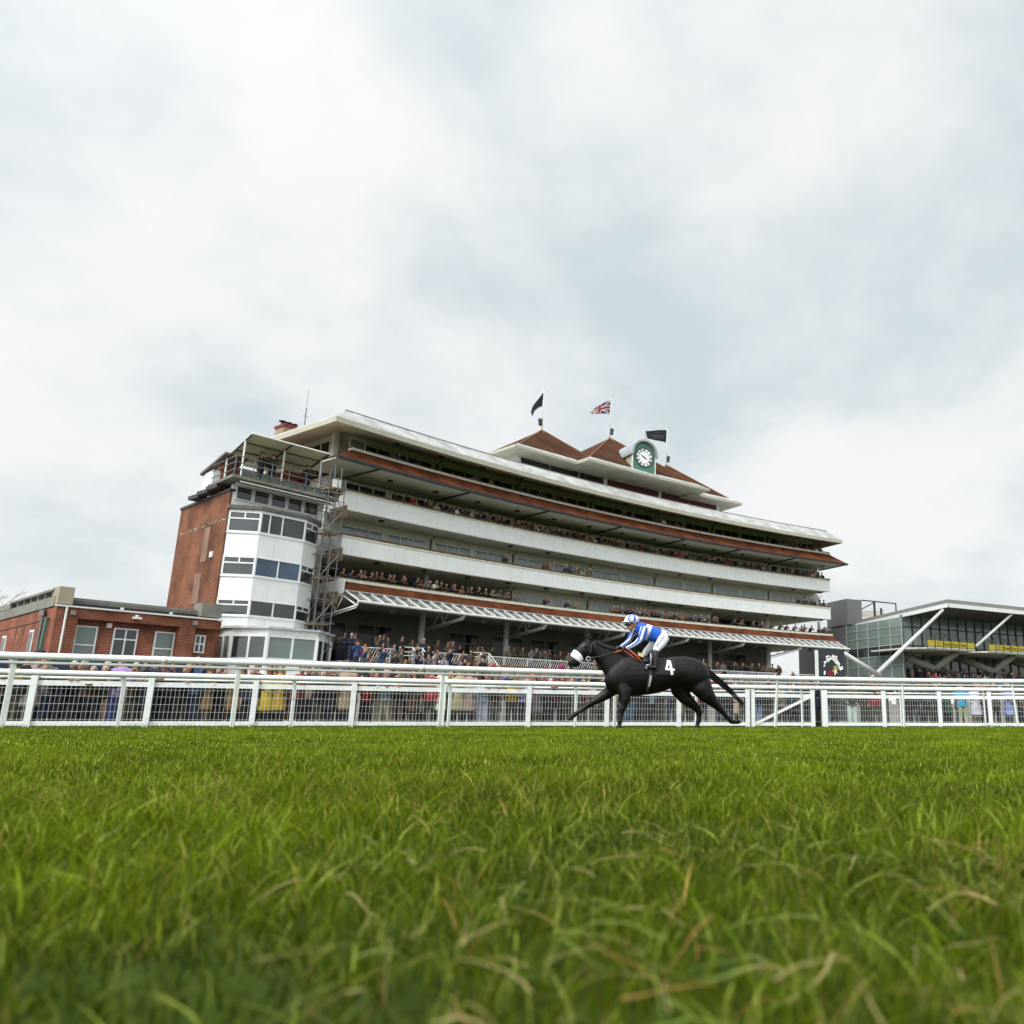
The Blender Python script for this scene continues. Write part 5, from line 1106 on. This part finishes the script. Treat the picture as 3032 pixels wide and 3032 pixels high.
def cap_col(c):
    x, y = px_of(c); 
    d = (Vector(c) - jp(545, 300)); th = math.atan2(d.dot(HN), -d.dot(HD)); r_ = math.hypot(d.dot(HN), d.dot(HD)); k_ = r_ / .15
    if d.z < -.005: return WH
    ph = (th / (2 * math.pi) * 6 + .28) % 1.0; wtri = max(0, .5 - k_ * .45)
    return BL if abs(ph - .5) < max(.0, .5 - k_ * .40) else WH
paint(cme, cap_col); link_mesh('cap', cme, jk)
child(jk, 'goggles', MB().tube([jp(560, 345, -.088), jp(470, 378, -.075), jp(415, 385, -.03), jp(405, 386, .03), jp(470, 378, .075)], [.012, .026, .028, .026, .02], 8), mat('goggle_lens', (.01, .01, .012), .08), smooth=True)
child(jk, 'goggle_strap', MB().tube([jp(555, 350, -.118), jp(600, 280, -.128), jp(640, 200, -.07)], .006, 5), LEA)

# ------------------------------------------------------------------ spectators
CLOTH = mat('clothing', (1, 1, 1), .85, .15, 7, attr='object'); CSKIN = mat('skin', (1, 1, 1), .55, .08, 7, attr='object')
SIL_V = mat('crowd_paint', (1, 1, 1), .85, .1, 7, attr='vertex')
def make_proto(pose):
    """returns body, coat, trousers, hair meshes; the figure stands on z=0 and faces -Y"""
    lean = pose == 'lean'; py = .18 if lean else 0; f = -.30 if lean else 0          # pelvis back, chest forward
    X = (1, 0, 0)
    sp = [((0, py, .92), .115, .16), ((0, py + f * .3, 1.08), .105, .145), ((0, py + f * .75, 1.28), .115, .175), ((0, py + f * 1.1, 1.40 - (.10 if lean else 0)), .095, .175), ((0, py + f * 1.25, 1.475 - (.14 if lean else 0)), .06, .085)]
    nx_, ny_, nz_ = sp[-1][0]; hy_, hz = ny_ - (.06 if lean else .02), nz_ + .09
    if pose == 'lean': arms = [[(q * .19, sp[3][0][1], sp[3][0][2] + .0), (q * .25, sp[3][0][1] - .06, 1.12), (q * .08, sp[3][0][1] - .28, 1.14)] for q in (-1, 1)]
    elif pose == 'stand': arms = [[(q * .19, 0, 1.40), (q * .25, .03, 1.12), (q * .24, -.07, .86)] for q in (-1, 1)]
    elif pose == 'look': arms = [[(q * .19, 0, 1.40), (q * .27, -.12, 1.20), (q * .06, -.17, 1.52)] for q in (-1, 1)]
    else: arms = [[(q * .19, 0, 1.40), (q * .24, 0, 1.12), (q * .05, -.26, 1.14)] for q in (-1, 1)]
    woman = pose in ('woman',)
    fx = .09 if woman else .11
    legs = [[(q * .085, py, .90), (q * .095, py * .8 - .01, .50), (q * fx, py * .6, .10)] for q in (-1, 1)]
    b = Loft(); b.add(sp, X); b.add([((nx_, ny_, nz_ - .02), .055, .055), ((0, hy_ + .01, hz - .03), .055, .055)], X, 10)
    b.add([((0, hy_ - .012, hz - .025), .045, .045), ((0, hy_ - .008, hz + .03), .082, .066), ((0, hy_, hz + .09), .098, .076), ((0, hy_ + .004, hz + .145), .085, .068), ((0, hy_ + .004, hz + .18), .05, .042)], X, 14)
    b.add([((0, hy_ - .092, hz + .09), .010, .010), ((0, hy_ - .112, hz + .055), .014, .014), ((0, hy_ - .095, hz + .045), .010, .012)], X, 6)
    for q in (-1, 1): b.ball((q * .077, hy_ + .008, hz + .07), .010, .016, .026, 6)
    for a in arms:
        e_ = (Vector(a[2]) - Vector(a[1])).normalized(); w_ = Vector(a[2])
        b.add([(a[0], .05, .05), (a[1], .04, .04), (a[2], .028, .028)], X, 10); b.add([(w_, .026, .030), (w_ + e_ * .06, .024, .042), (w_ + e_ * .10, .02, .038)], X, 8)
        for k_ in range(4): b.add([(w_ + e_ * .09 + Vector(((k_ - 1.5) * .02, 0, 0)), .0095, .0095), (w_ + e_ * (.165 - .012 * abs(k_ - 1.4)) + Vector(((k_ - 1.5) * .021, 0, -.01)), .008, .008)], X, 6)
        b.add([(w_ + e_ * .03 + Vector((-.035 * (1 if a[0][0] > 0 else -1), 0, .01)), .011, .011), (w_ + e_ * .09 + Vector((-.062 * (1 if a[0][0] > 0 else -1), 0, .012)), .009, .009)], X, 6)
    for l in legs:
        b.add([(l[0], .085, .085), (l[1], .055, .055), (l[2], .04, .04)], X, 10); b.add([((l[2][0], l[2][1] + .05, .05), .045, .04), ((l[2][0], l[2][1] - .08, .04), .035, .045), ((l[2][0], l[2][1] - .17, .03), .022, .035)], X, 8)
    hem = .50 if woman else .78
    c = Loft(); c.add([((0, py - .005, hem), .165 if not woman else .19, .205 if not woman else .225), ((0, py, .92), .145, .185), ((0, py + f * .3, 1.08), .13, .165 if woman else .175), ((0, py + f * .75, 1.28), .14, .20), ((0, py + f * 1.1, sp[3][0][2]), .115, .20), ((0, sp[4][0][1], sp[4][0][2] - .01), .075, .085)], X, 18)
    for a in arms:
        e_ = Vector(a[2]) - Vector(a[1]); c.add([(a[0], .070, .068), (a[1], .058, .056), (Vector(a[1]) + e_ * .92, .042, .042)], X, 12)
    t = Loft(); 
    for l in legs: t.add([((l[0][0], l[0][1], .93), .12, .105), (l[1], .080, .080), ((l[2][0], l[2][1], .06), .062, .062)], X, 12)
    sh_ = Loft()
    for l in legs: sh_.add([((l[2][0], l[2][1] + .06, .055), .058, .052), ((l[2][0], l[2][1] - .08, .05), .048, .055), ((l[2][0], l[2][1] - .18, .04), .032, .045)], X, 10)
    h = Loft(); h.add([((0, hy_ + .02, hz + .06), .095 if not woman else .10, .083), ((0, hy_ + .014, hz + .12), .103, .084), ((0, hy_ + .01, hz + .17), .078, .068), ((0, hy_ + .01, hz + .195), .045, .04)], X, 14)
    if woman: h.add([((0, hy_ + .06, hz + .12), .06, .085), ((0, hy_ + .08, hz), .05, .09), ((0, hy_ + .085, hz - .10), .035, .08)], X, 12)
    out_ = {}
    for nm, lf, vx in (('body', b, .0115), ('coat', c, .022), ('trousers', t, .022), ('hair', h, .014), ('shoes', sh_, .014)):
        out_[nm] = lf.fuse(pose + '_' + nm, vx, 2 if nm != 'body' else 1, .45 if nm == 'body' else None)
        if nm == 'hair':      # keep the hair off the face
            me = out_[nm]
            for v in me.vertices:
                if v.co.y < hy_ - .045 and v.co.z < hz + .115: v.co.y = hy_ - .03; v.co.z += .01
    cap_ = MB(); cap_.tube([(0, hy_ + .005, hz + .12), (0, hy_ + .005, hz + .17), (0, hy_ + .005, hz + .21)], [.108, .105, .05], 14).tube([(0, hy_ - .09, hz + .125), (0, hy_ - .15, hz + .115)], [.06, .03], 10)
    me = bpy.data.meshes.new(pose + '_hat'); me.from_pydata(cap_.v, [], cap_.f); me.polygons.foreach_set('use_smooth', [True] * len(me.polygons)); out_['hat'] = me
    for k_, me in out_.items(): me.materials.clear(); me.materials.append(CSKIN if k_ == 'body' else CLOTH)
    return out_
PR = {p: make_proto(p) for p in ('stand', 'front', 'lean', 'look', 'woman')}
COATS = {'navy': (.010, .014, .035), 'black': (.010, .010, .011), 'charcoal': (.03, .031, .034), 'brown': (.07, .035, .018), 'olive': (.05, .05, .022), 'tweed': (.13, .10, .065), 'grey': (.13, .13, .13), 'beige': (.34, .27, .20),
         'camel': (.24, .14, .06), 'mustard': (.42, .24, .02), 'red': (.28, .015, .015), 'white': (.66, .66, .64), 'blue': (.02, .045, .12), 'turquoise': (.02, .30, .50), 'pink': (.32, .03, .14), 'lilac': (.30, .22, .45), 'yellow': (.52, .38, .05), 'green': (.02, .07, .03), 'maroon': (.10, .012, .015), 'sky blue': (.28, .38, .52)}
PAL = ['navy'] * 15 + ['black'] * 17 + ['charcoal'] * 12 + ['brown'] * 8 + ['olive'] * 7 + ['tweed'] * 8 + ['grey'] * 6 + ['beige'] * 4 + ['camel'] * 3 + ['red'] * 3 + ['white'] * 4 + ['blue'] * 4 + ['green'] * 2 + ['maroon'] * 3 + ['lilac'] + ['pink'] + ['sky blue'] * 2
TRS = [(.012, .013, .02), (.02, .02, .022), (.03, .028, .025), (.015, .022, .05), (.10, .08, .055), (.010, .010, .010), (.012, .013, .02), (.045, .04, .03)]
HRS = [(.03, .018, .010), (.012, .009, .007), (.10, .055, .02), (.30, .28, .25), (.45, .43, .40), (.32, .20, .08), (.06, .03, .015)]
SKS = [(.38, .19, .125), (.33, .155, .10), (.42, .23, .155), (.28, .13, .09)]
PEOPLE = []            # x, y, z, rz, scale, pose, coat name, trouser colour, hair colour, hat, zone
rp_ = random.Random(21)
def person(x, y, z, face, zone, pose=None, coat=None, tr_=None, hair=None, hat=None, sc=None):
    pose = pose or rp_.choice(['stand', 'front', 'front', 'look', 'woman']); coat = coat or rp_.choice(PAL)
    PEOPLE.append([x, y, z, face + math.pi / 2, sc or rp_.uniform(.93, 1.05), pose, coat, tr_ or rp_.choice(TRS), hair or (rp_.choice(HRS)), rp_.random() < .13 if hat is None else hat, zone])
def mesh_at(px, off):
    x, y, a = along(MESH, px, .8); return x - math.sin(a) * off, y + math.cos(a) * off, a
KH = (.30, .24, .14); LJ = (.22, .30, .45)
special = [(18, 'mustard', None, 'lean'), (190, 'black', None, 'lean'), (290, 'tweed', KH, 'lean'), (345, 'lilac', (.03, .05, .20), 'front'), (480, 'navy', None, 'lean'), (540, 'black', None, 'lean'), (640, 'black', None, 'lean'),
           (700, 'camel', None, 'woman'), (794, 'yellow', (.015, .015, .02), 'woman'), (826, 'yellow', (.015, .015, .02), 'woman'), (884, 'red', (.01, .01, .012), 'lean'), (950, 'charcoal', (.06, .05, .05), 'lean'), (1110, 'tweed', KH, 'lean'), (1150, 'sky blue', KH, 'lean'),
           (1190, 'black', None, 'lean'), (1370, 'beige', (.012, .012, .012), 'woman'), (1398, 'beige', (.012, .012, .012), 'woman'), (1445, 'sky blue', (.45, .46, .52), 'lean'), (1535, 'mustard', (.02, .02, .03), 'lean'), (1480, 'brown', None, 'lean'), (1880, 'olive', (.06, .10, .20), 'lean'),
           (2155, 'navy', None, 'lean'), (2175, 'charcoal', None, 'lean'), (2262, 'navy', LJ, 'lean'), (2290, 'black', None, 'lean'), (2462, 'navy', LJ, 'lean'), (2540, 'olive', (.68, .68, .68), 'lean'), (2585, 'brown', None, 'lean'), (2640, 'navy', None, 'lean'), (2725, 'navy', (.05, .07, .12), 'lean'), (2862, 'turquoise', (.42, .38, .30), 'front'), (2905, 'white', None, 'woman'), (2960, 'grey', None, 'lean')]
used_px = []
for px, co_, tr_, po in special:
    x, y, a = mesh_at(px, .5); used_px.append(px); person(x, y, -.1, a - math.pi / 2 + rp_.uniform(-.3, .15), 'leaning at the white mesh fence', po, co_, tr_)
px = -120
while px < 3180:
    if min(abs(px - q) for q in used_px) > 24 and not 2412 < px < 2432:
        x, y, a = mesh_at(px, rp_.uniform(.42, .6)); person(x, y, -.1, a - math.pi / 2 + rp_.uniform(-1.2, .5), 'leaning at the white mesh fence', rp_.choice(['lean', 'lean', 'lean', 'front', 'look', 'stand', 'woman', 'woman']), sc=rp_.uniform(.87, 1.06), hat=rp_.random() < .25)
    px += rp_.uniform(20, 38)
for i in range(95):
    x, y, a = mesh_at(rp_.uniform(-100, 3150), rp_.uniform(1.2, 4.0)); person(x, y, -.1, a - math.pi / 2 + rp_.uniform(-1.0, .8), 'standing behind the fence row')
def in_stand(s, d, z, zone, **k): p = FP(s, d, z); u = FU(s); k.setdefault('sc', rp_.uniform(.94, 1.03) if 'balcony' in zone else rp_.uniform(.84, .95)); k2 = dict(k); person(p[0], p[1], z, math.atan2(-u[0], u[1]) + rp_.uniform(-.5, .5), zone, **k2)
def spread(n_, s0, s1, d, z, zone, ks=None, **k):
    for i in range(n_): in_stand(s0 + (s1 - s0) * (i + rp_.random() * .9) / n_, d + rp_.uniform(-.12, .05), z, zone, **k)
for k in range(1, 9): # stepped terrace
    d_ = 2.9 + (k + .5) * .75; z_ = 3.05 - k * .31; zn = 'on the %s terrace step' % ('top', 'second', 'third', 'fourth', 'fifth', 'sixth', 'seventh', 'lowest')[k - 1]
    if k > 6: continue
    spread(12, -1.5, 8.5, d_, z_, zn); spread(7 if k > 2 else 4, 14.5, 23.5, d_, z_, zn); spread(3, 24, 33, d_, z_, zn); spread(5 if k > 2 else 2, 34, 50, d_, z_, zn)
for i in range(190): in_stand(rp_.uniform(-.5, 46), rp_.uniform(-3.8, 2.2), 3.3, 'under the glazed canopy', coat=rp_.choice(['navy', 'black', 'black', 'charcoal', 'brown', 'olive', 'grey', 'tweed']), sc=rp_.uniform(.92, 1.03))
for a, b, n_ in ((.4, 14.5, 30), (17, 21, 3), (23.5, 36, 32), (37, 50, 15)): spread(n_, a, b, -.62, 7.64, 'on the first balcony', pose='lean')
for a, b, n_ in ((13.2, 14.2, 1), (16.4, 18, 2), (18.8, 22, 6), (46, 49.6, 7)): spread(n_, a, b, -.6, 10.28, 'on the second balcony')
for a, b, n_ in ((3.8, 6.8, 6), (6.9, 13, 17), (13.5, 21, 21), (21, 30, 25), (30.4, 42, 29), (43, 46, 5), (46.3, 49.5, 9)): spread(n_, a, b, -.6, 13.11, 'on the third balcony')
for a, b, n_ in ((3.8, 5.4, 3), (9.8, 12, 2), (14, 19, 6), (24.5, 26, 3), (28, 31, 5), (43, 48.5, 9), (49, 49.3, 1)): spread(n_, a, b, -.6, 15.91, 'on the top balcony')
for s_, d_ in ((-5.5, -.15), (-4.9, .0), (-2.6, -.25)): in_stand(s_, d_, 13.02, 'on the tower camera platform', pose='look', coat='black', hat=True, sc=1.15)
for k in range(5):
    for i in range(22 if k < 4 else 14):
        a_ = rp_.uniform(-2.5, 16); p = MP(a_, -4.0 + k * 1.2 + rp_.uniform(-.3, .3)); person(p[0], p[1], 3.8 - k * .4, MA - math.pi / 2 + rp_.uniform(-.5, .5), 'on the modern grandstand terrace', sc=rp_.uniform(.8, .92))
# ordinals counted from the press tower end, so every label names one figure
ONES = 'first second third fourth fifth sixth seventh eighth ninth tenth eleventh twelfth thirteenth fourteenth fifteenth sixteenth seventeenth eighteenth nineteenth twentieth'.split()
def ordinal(n_):
    if n_ < 20: return ONES[n_]
    t_ = ('twenty', 'thirty', 'forty', 'fifty', 'sixty')[(n_ + 1) // 10 - 2]; r_ = (n_ + 1) % 10; return t_ + '-' + ONES[r_ - 1] if r_ else {'twenty': 'twentieth', 'thirty': 'thirtieth', 'forty': 'fortieth', 'fifty': 'fiftieth', 'sixty': 'sixtieth'}[t_]
def scr(p): c = CM.T @ (np.array([p[0], p[1], p[2] + 1.5 - CAM_H])); return PX + F_PX * c[0] / c[2]
order = sorted(range(len(PEOPLE)), key=lambda i: math.hypot(PEOPLE[i][0], PEOPLE[i][1]) + (0 if -60 < scr(PEOPLE[i]) < 3092 else 500) - (30 if 'platform' in PEOPLE[i][10] else 0) + (8 if 'canopy' in PEOPLE[i][10] else 0))
indiv = sorted(order[:298], key=lambda i: scr(PEOPLE[i])); cnt = {}
GR = {'leaning at the white mesh fence': 'spectators along the mesh fence', 'standing behind the fence row': 'spectators along the mesh fence', 'under the glazed canopy': 'spectators under the canopy', 'on the tower camera platform': 'camera operators on the tower', 'on the modern grandstand terrace': 'spectators at the modern grandstand'}
for i in indiv:
    x, y, z, rz, sc, pose, coat, trc, hrc, hat, zone = PEOPLE[i]; P_ = PR[pose]; k_ = (zone, coat); n_ = cnt.get(k_, 0); cnt[k_] = n_ + 1
    o = bpy.data.objects.new('person', P_['body']); COL.objects.link(o); o.location = (x, y, z); o.rotation_euler = (0, 0, rz); o.scale = (sc, sc, sc); o.color = (*rp_.choice(SKS), 1)
    what = 'coat' if pose in ('woman', 'lean') else 'jacket'
    tag(o, '%s %s %s %s, counting from the brick tower end' % (ordinal(n_), coat, what, zone), 'person', GR.get(zone, 'spectators on the curved grandstand'))
    for nm, cc in (('coat', COATS[coat]), ('trousers', trc), ('hair', hrc), ('shoes', (.015, .012, .010))) + ((('hat', rp_.choice([(.02, .02, .03), (.10, .08, .05), (.05, .04, .03)])),) if hat else ()):
        q = bpy.data.objects.new(nm, P_[nm]); COL.objects.link(q); q.parent = o; q.color = (*[c * rp_.uniform(.85, 1.15) for c in cc], 1)
rest = [i for i in order[298:]]
PD = {}
for pose in PR:
    PD[pose] = {}
    for nm, me in PR[pose].items():
        tmp = bpy.data.objects.new('tmp', me); COL.objects.link(tmp)
        if nm != 'hat': dmod = tmp.modifiers.new('d', 'DECIMATE'); dmod.ratio = .28
        dg = bpy.context.evaluated_depsgraph_get(); dg.update(); lo_ = bpy.data.meshes.new_from_object(tmp.evaluated_get(dg)); bpy.data.objects.remove(tmp)
        co_ = np.empty(len(lo_.vertices) * 3); lo_.vertices.foreach_get('co', co_); lo_.calc_loop_triangles(); tri = np.empty(len(lo_.loop_triangles) * 3, np.int32); lo_.loop_triangles.foreach_get('vertices', tri)
        PD[pose][nm] = (co_.reshape(-1, 3), tri.reshape(-1, 3)); bpy.data.meshes.remove(lo_)
def np_mesh(name, V, Fc, cols=None, material=None, smooth=False):
    me = bpy.data.meshes.new(name); me.vertices.add(len(V)); me.vertices.foreach_set('co', np.asarray(V, np.float32).ravel())
    k = Fc.shape[1]; me.loops.add(Fc.size); me.loops.foreach_set('vertex_index', Fc.astype(np.int32).ravel()); me.polygons.add(len(Fc)); me.polygons.foreach_set('loop_start', np.arange(0, Fc.size, k, dtype=np.int32)); me.polygons.foreach_set('loop_total', np.full(len(Fc), k, np.int32))
    me.update(calc_edges=True)
    if cols is not None: ca = me.color_attributes.new('Col', 'FLOAT_COLOR', 'POINT'); ca.data.foreach_set('color', np.column_stack([cols, np.ones(len(cols))]).astype(np.float32).ravel())
    if smooth: me.polygons.foreach_set('use_smooth', [True] * len(Fc))
    if material: me.materials.append(material)
    return me
V, Fc, Cc, o_ = [], [], [], 0
for i in rest:
    x, y, z, rz, sc, pose, coat, trc, hrc, hat, zone = PEOPLE[i]; ca_, sa_ = math.cos(rz), math.sin(rz); Rm = np.array([[ca_, -sa_, 0], [sa_, ca_, 0], [0, 0, 1]]) * sc
    for nm, cc in (('body', rp_.choice(SKS)), ('coat', COATS[coat]), ('trousers', trc), ('hair', hrc), ('shoes', (.015, .012, .010))) + ((('hat', (.03, .03, .03)),) if hat else ()):
        vv, ff = PD[pose][nm]; V.append(vv @ Rm.T + [x, y, z]); Fc.append(ff + o_); Cc.append(np.tile(np.array(cc), (len(vv), 1))); o_ += len(vv)
cw = bpy.data.objects.new('crowd', np_mesh('crowd', np.concatenate(V), np.concatenate(Fc), np.concatenate(Cc), SIL_V, True)); COL.objects.link(cw)
tag(cw, 'distant spectators filling the balconies and the far grandstand terrace', 'crowd', kind='stuff')

# ------------------------------------------------------------------ grass
def vnoise(x, y, s, seed):
    r = np.random.default_rng(seed); G_ = r.random((64, 64)); xi, yi = x / s, y / s; x0, y0 = np.floor(xi).astype(int), np.floor(yi).astype(int); fx, fy = xi - x0, yi - y0; fx = fx * fx * (3 - 2 * fx); fy = fy * fy * (3 - 2 * fy)
    g_ = lambda a, b: G_[a % 64, b % 64]; return (g_(x0, y0) * (1 - fx) + g_(x0 + 1, y0) * fx) * (1 - fy) + (g_(x0, y0 + 1) * (1 - fx) + g_(x0 + 1, y0 + 1) * fx) * fy
def blades(r0, r1, dens, hgt, wid, seg, dry, seed, lean=.35, low=.45, tone=1.0):
    r = np.random.default_rng(seed); a0_, a1_ = R_(-47), R_(31); area = .5 * (r1 ** 2 - r0 ** 2) * (a1_ - a0_); n_ = int(area * dens)
    rr_ = np.sqrt(r.uniform(r0 ** 2, r1 ** 2, n_)); th = r.uniform(a0_, a1_, n_); x, y = rr_ * np.sin(th), rr_ * np.cos(th)
    big = vnoise(x + 50, y + 50, 1.7, 1); mid_ = vnoise(x + 50, y + 50, .42, 2); sm_ = vnoise(x + 50, y + 50, .09, 3)
    tuft = .55 * big + .45 * mid_; keep = r.random(n_) < np.clip(.35 + sm_ * 1.0, 0, 1); x, y, big, mid_, sm_, tuft = [q[keep] for q in (x, y, big, mid_, sm_, tuft)]; n_ = len(x)
    H = hgt * (low + (1 - low) * r.random(n_)) * (.35 + 1.25 * tuft); W = wid * (.6 + .8 * r.random(n_))
    ld = r.uniform(0, 2 * np.pi, n_) + vnoise(x + 9, y + 9, .3, 5) * 1.5; ln = np.abs(r.normal(lean, .45, n_)) * H; fd = r.uniform(0, 2 * np.pi, n_)
    dx, dy = np.cos(ld) * ln, np.sin(ld) * ln; wx, wy = np.cos(fd) * W / 2, np.sin(fd) * W / 2
    vv_ = -x * math.sin(R_(22)) + y * math.cos(R_(22)); tt_ = np.clip((vv_ - 19.3) / 2.4, 0, 1); zb_ = -.10 * tt_ ** 2 * (3 - 2 * tt_)
    droop = np.clip(ln / H - .5, 0, .9) * .35
    ts = np.linspace(0, 1, seg + 1); Vs = []
    for k_, t in enumerate(ts):
        cx, cy = x + dx * t ** 1.7, y + dy * t ** 1.7; cz = H * (t - droop * t ** 3) + zb_; w_ = (1 - t ** 1.6) if k_ < seg else 0
        if k_ < seg: Vs += [np.stack([cx - wx * w_, cy - wy * w_, cz], 1), np.stack([cx + wx * w_, cy + wy * w_, cz], 1)]
        else: Vs.append(np.stack([cx, cy, cz], 1))
    m_ = len(Vs); V_ = np.stack(Vs, 1).reshape(-1, 3); tri = []
    for k_ in range(seg - 1): a = 2 * k_; tri += [(a, a + 1, a + 3), (a, a + 3, a + 2)]
    a = 2 * (seg - 1); tri.append((a, a + 1, a + 2)); tri = np.array(tri); F_ = (np.arange(n_)[:, None, None] * m_ + tri[None]).reshape(-1, 3)
    g1, g2, g3, dr_ = np.array([.034, .056, .002]), np.array([.178, .255, .0025]), np.array([.32, .38, .06]), np.array([.38, .26, .06])
    u = np.clip(.75 * r.random(n_) + .55 * mid_ - .15, 0, 1)[:, None]; c = g1 * (1 - u) + g2 * u
    pale = (r.random(n_) < .13)[:, None]; c = np.where(pale, g3 * (.8 + .5 * r.random((n_, 1))), c)
    dm = r.random(n_) < dry * (.4 + 1.4 * (big > .55)); c = np.where(dm[:, None], dr_ * (.55 + .6 * r.random((n_, 1))), c)
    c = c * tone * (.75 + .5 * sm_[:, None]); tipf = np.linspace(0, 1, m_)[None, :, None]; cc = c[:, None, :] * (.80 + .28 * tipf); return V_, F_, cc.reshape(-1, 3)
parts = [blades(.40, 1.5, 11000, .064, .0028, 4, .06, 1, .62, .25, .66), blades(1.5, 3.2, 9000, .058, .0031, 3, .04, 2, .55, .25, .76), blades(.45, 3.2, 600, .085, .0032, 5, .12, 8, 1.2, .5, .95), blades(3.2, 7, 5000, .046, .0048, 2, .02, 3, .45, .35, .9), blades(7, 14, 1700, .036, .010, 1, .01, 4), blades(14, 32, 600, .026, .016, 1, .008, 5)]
gx_, gy_ = [], []
for line_, st_ in ((RAIL1, .0), (RAIL2, .0), (MESH, .0)):
    for a_, b_ in zip(line_[:-1], line_[1:]):
        for q_ in rng.random(70): gx_.append(a_[0] + (b_[0] - a_[0]) * q_ + rng.normal(0, .05)); gy_.append(a_[1] + (b_[1] - a_[1]) * q_ + .0 + rng.normal(0, .06))
gx_, gy_ = np.array(gx_), np.array(gy_); hh_ = .05 + .07 * rng.random(len(gx_)) * vnoise(gx_ + 50, gy_ + 50, .5, 6); zz_ = np.array([dip(a_, b_) for a_, b_ in zip(gx_, gy_)]); lx_ = rng.normal(0, .015, len(gx_))
V_ = np.stack([np.stack([gx_ - .006, gy_, zz_], 1), np.stack([gx_ + .006, gy_, zz_], 1), np.stack([gx_ + lx_, gy_, zz_ + hh_], 1)], 1).reshape(-1, 3)
parts.append((V_, np.arange(len(V_)).reshape(-1, 3), np.repeat(np.array([[.075, .125, .004]]) * (.6 + .7 * rng.random((len(gx_), 1))), 3, axis=0)))
# long cut stems lying over the sward close to the camera
r_ = np.random.default_rng(77); SV, SF, SC_ = [], [], []; o_ = 0
for i in range(420):
    if i < 330: rr0, th0 = r_.uniform(.42, 1.5), R_(r_.uniform(-24, 26))
    else: rr0, th0 = r_.uniform(.7, 3.0), R_(r_.uniform(-44, 28))
    p = np.array([rr0 * math.sin(th0), rr0 * math.cos(th0), r_.uniform(.03, .06)]); d = r_.uniform(0, 2 * math.pi); L0 = r_.uniform(.04, .11); w_ = r_.uniform(.0006, .0017) if i % 3 == 0 and rr0 < 1.3 and th0 > -.12 else r_.uniform(.0003, .0011); pts_ = []; cv = r_.uniform(-.7, .7); el = r_.uniform(-.25, .7)
    for k_ in range(7): pts_.append(p.copy()); d += cv / 6 + r_.normal(0, .12); el += r_.normal(-.12, .15); p = p + np.array([math.cos(d) * math.cos(el), math.sin(d) * math.cos(el), math.sin(el)]) * L0 / 6; p[2] = max(p[2], .02)
    col_ = np.array([(.42, .33, .14), (.32, .26, .10), (.18, .25, .05), (.26, .15, .04), (.22, .27, .07)][r_.integers(0, 5)])
    fd = r_.uniform(0, 6.28); wv_ = np.array([math.cos(fd), math.sin(fd), .4]) * w_
    for k_, q in enumerate(pts_): s_ = 1 - .6 * k_ / 6; SV += [q - wv_ * s_, q + wv_ * s_]; SC_ += [col_, col_]
    for k_ in range(6): a = o_ + 2 * k_; SF += [(a, a + 1, a + 3), (a, a + 3, a + 2)]
    o_ += 14
parts.append((np.array(SV), np.array(SF), np.array(SC_)))
V, Fc, Cc, o_ = [], [], [], 0
for v, f, c in parts: V.append(v); Fc.append(f + o_); Cc.append(c); o_ += len(v)
GM = bpy.data.materials.new('grass_blades'); GM.use_nodes = True; T = GM.node_tree; B = T.nodes['Principled BSDF']; at_ = T.nodes.new('ShaderNodeAttribute'); at_.attribute_name = 'Col'
T.links.new(at_.outputs[0], B.inputs['Base Color']); B.inputs['Roughness'].default_value = .55; B.inputs['Specular IOR Level'].default_value = .08
tl = T.nodes.new('ShaderNodeBsdfTranslucent'); T.links.new(at_.outputs[0], tl.inputs[0]); mx = T.nodes.new('ShaderNodeMixShader'); mx.inputs[0].default_value = .22
T.links.new(B.outputs[0], mx.inputs[1]); T.links.new(tl.outputs[0], mx.inputs[2]); T.links.new(mx.outputs[0], T.nodes['Material Output'].inputs[0])
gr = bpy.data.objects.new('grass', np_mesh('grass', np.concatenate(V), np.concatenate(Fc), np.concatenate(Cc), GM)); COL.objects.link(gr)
tag(gr, 'lush green racecourse turf with scattered dry straw blades', 'grass', kind='stuff')
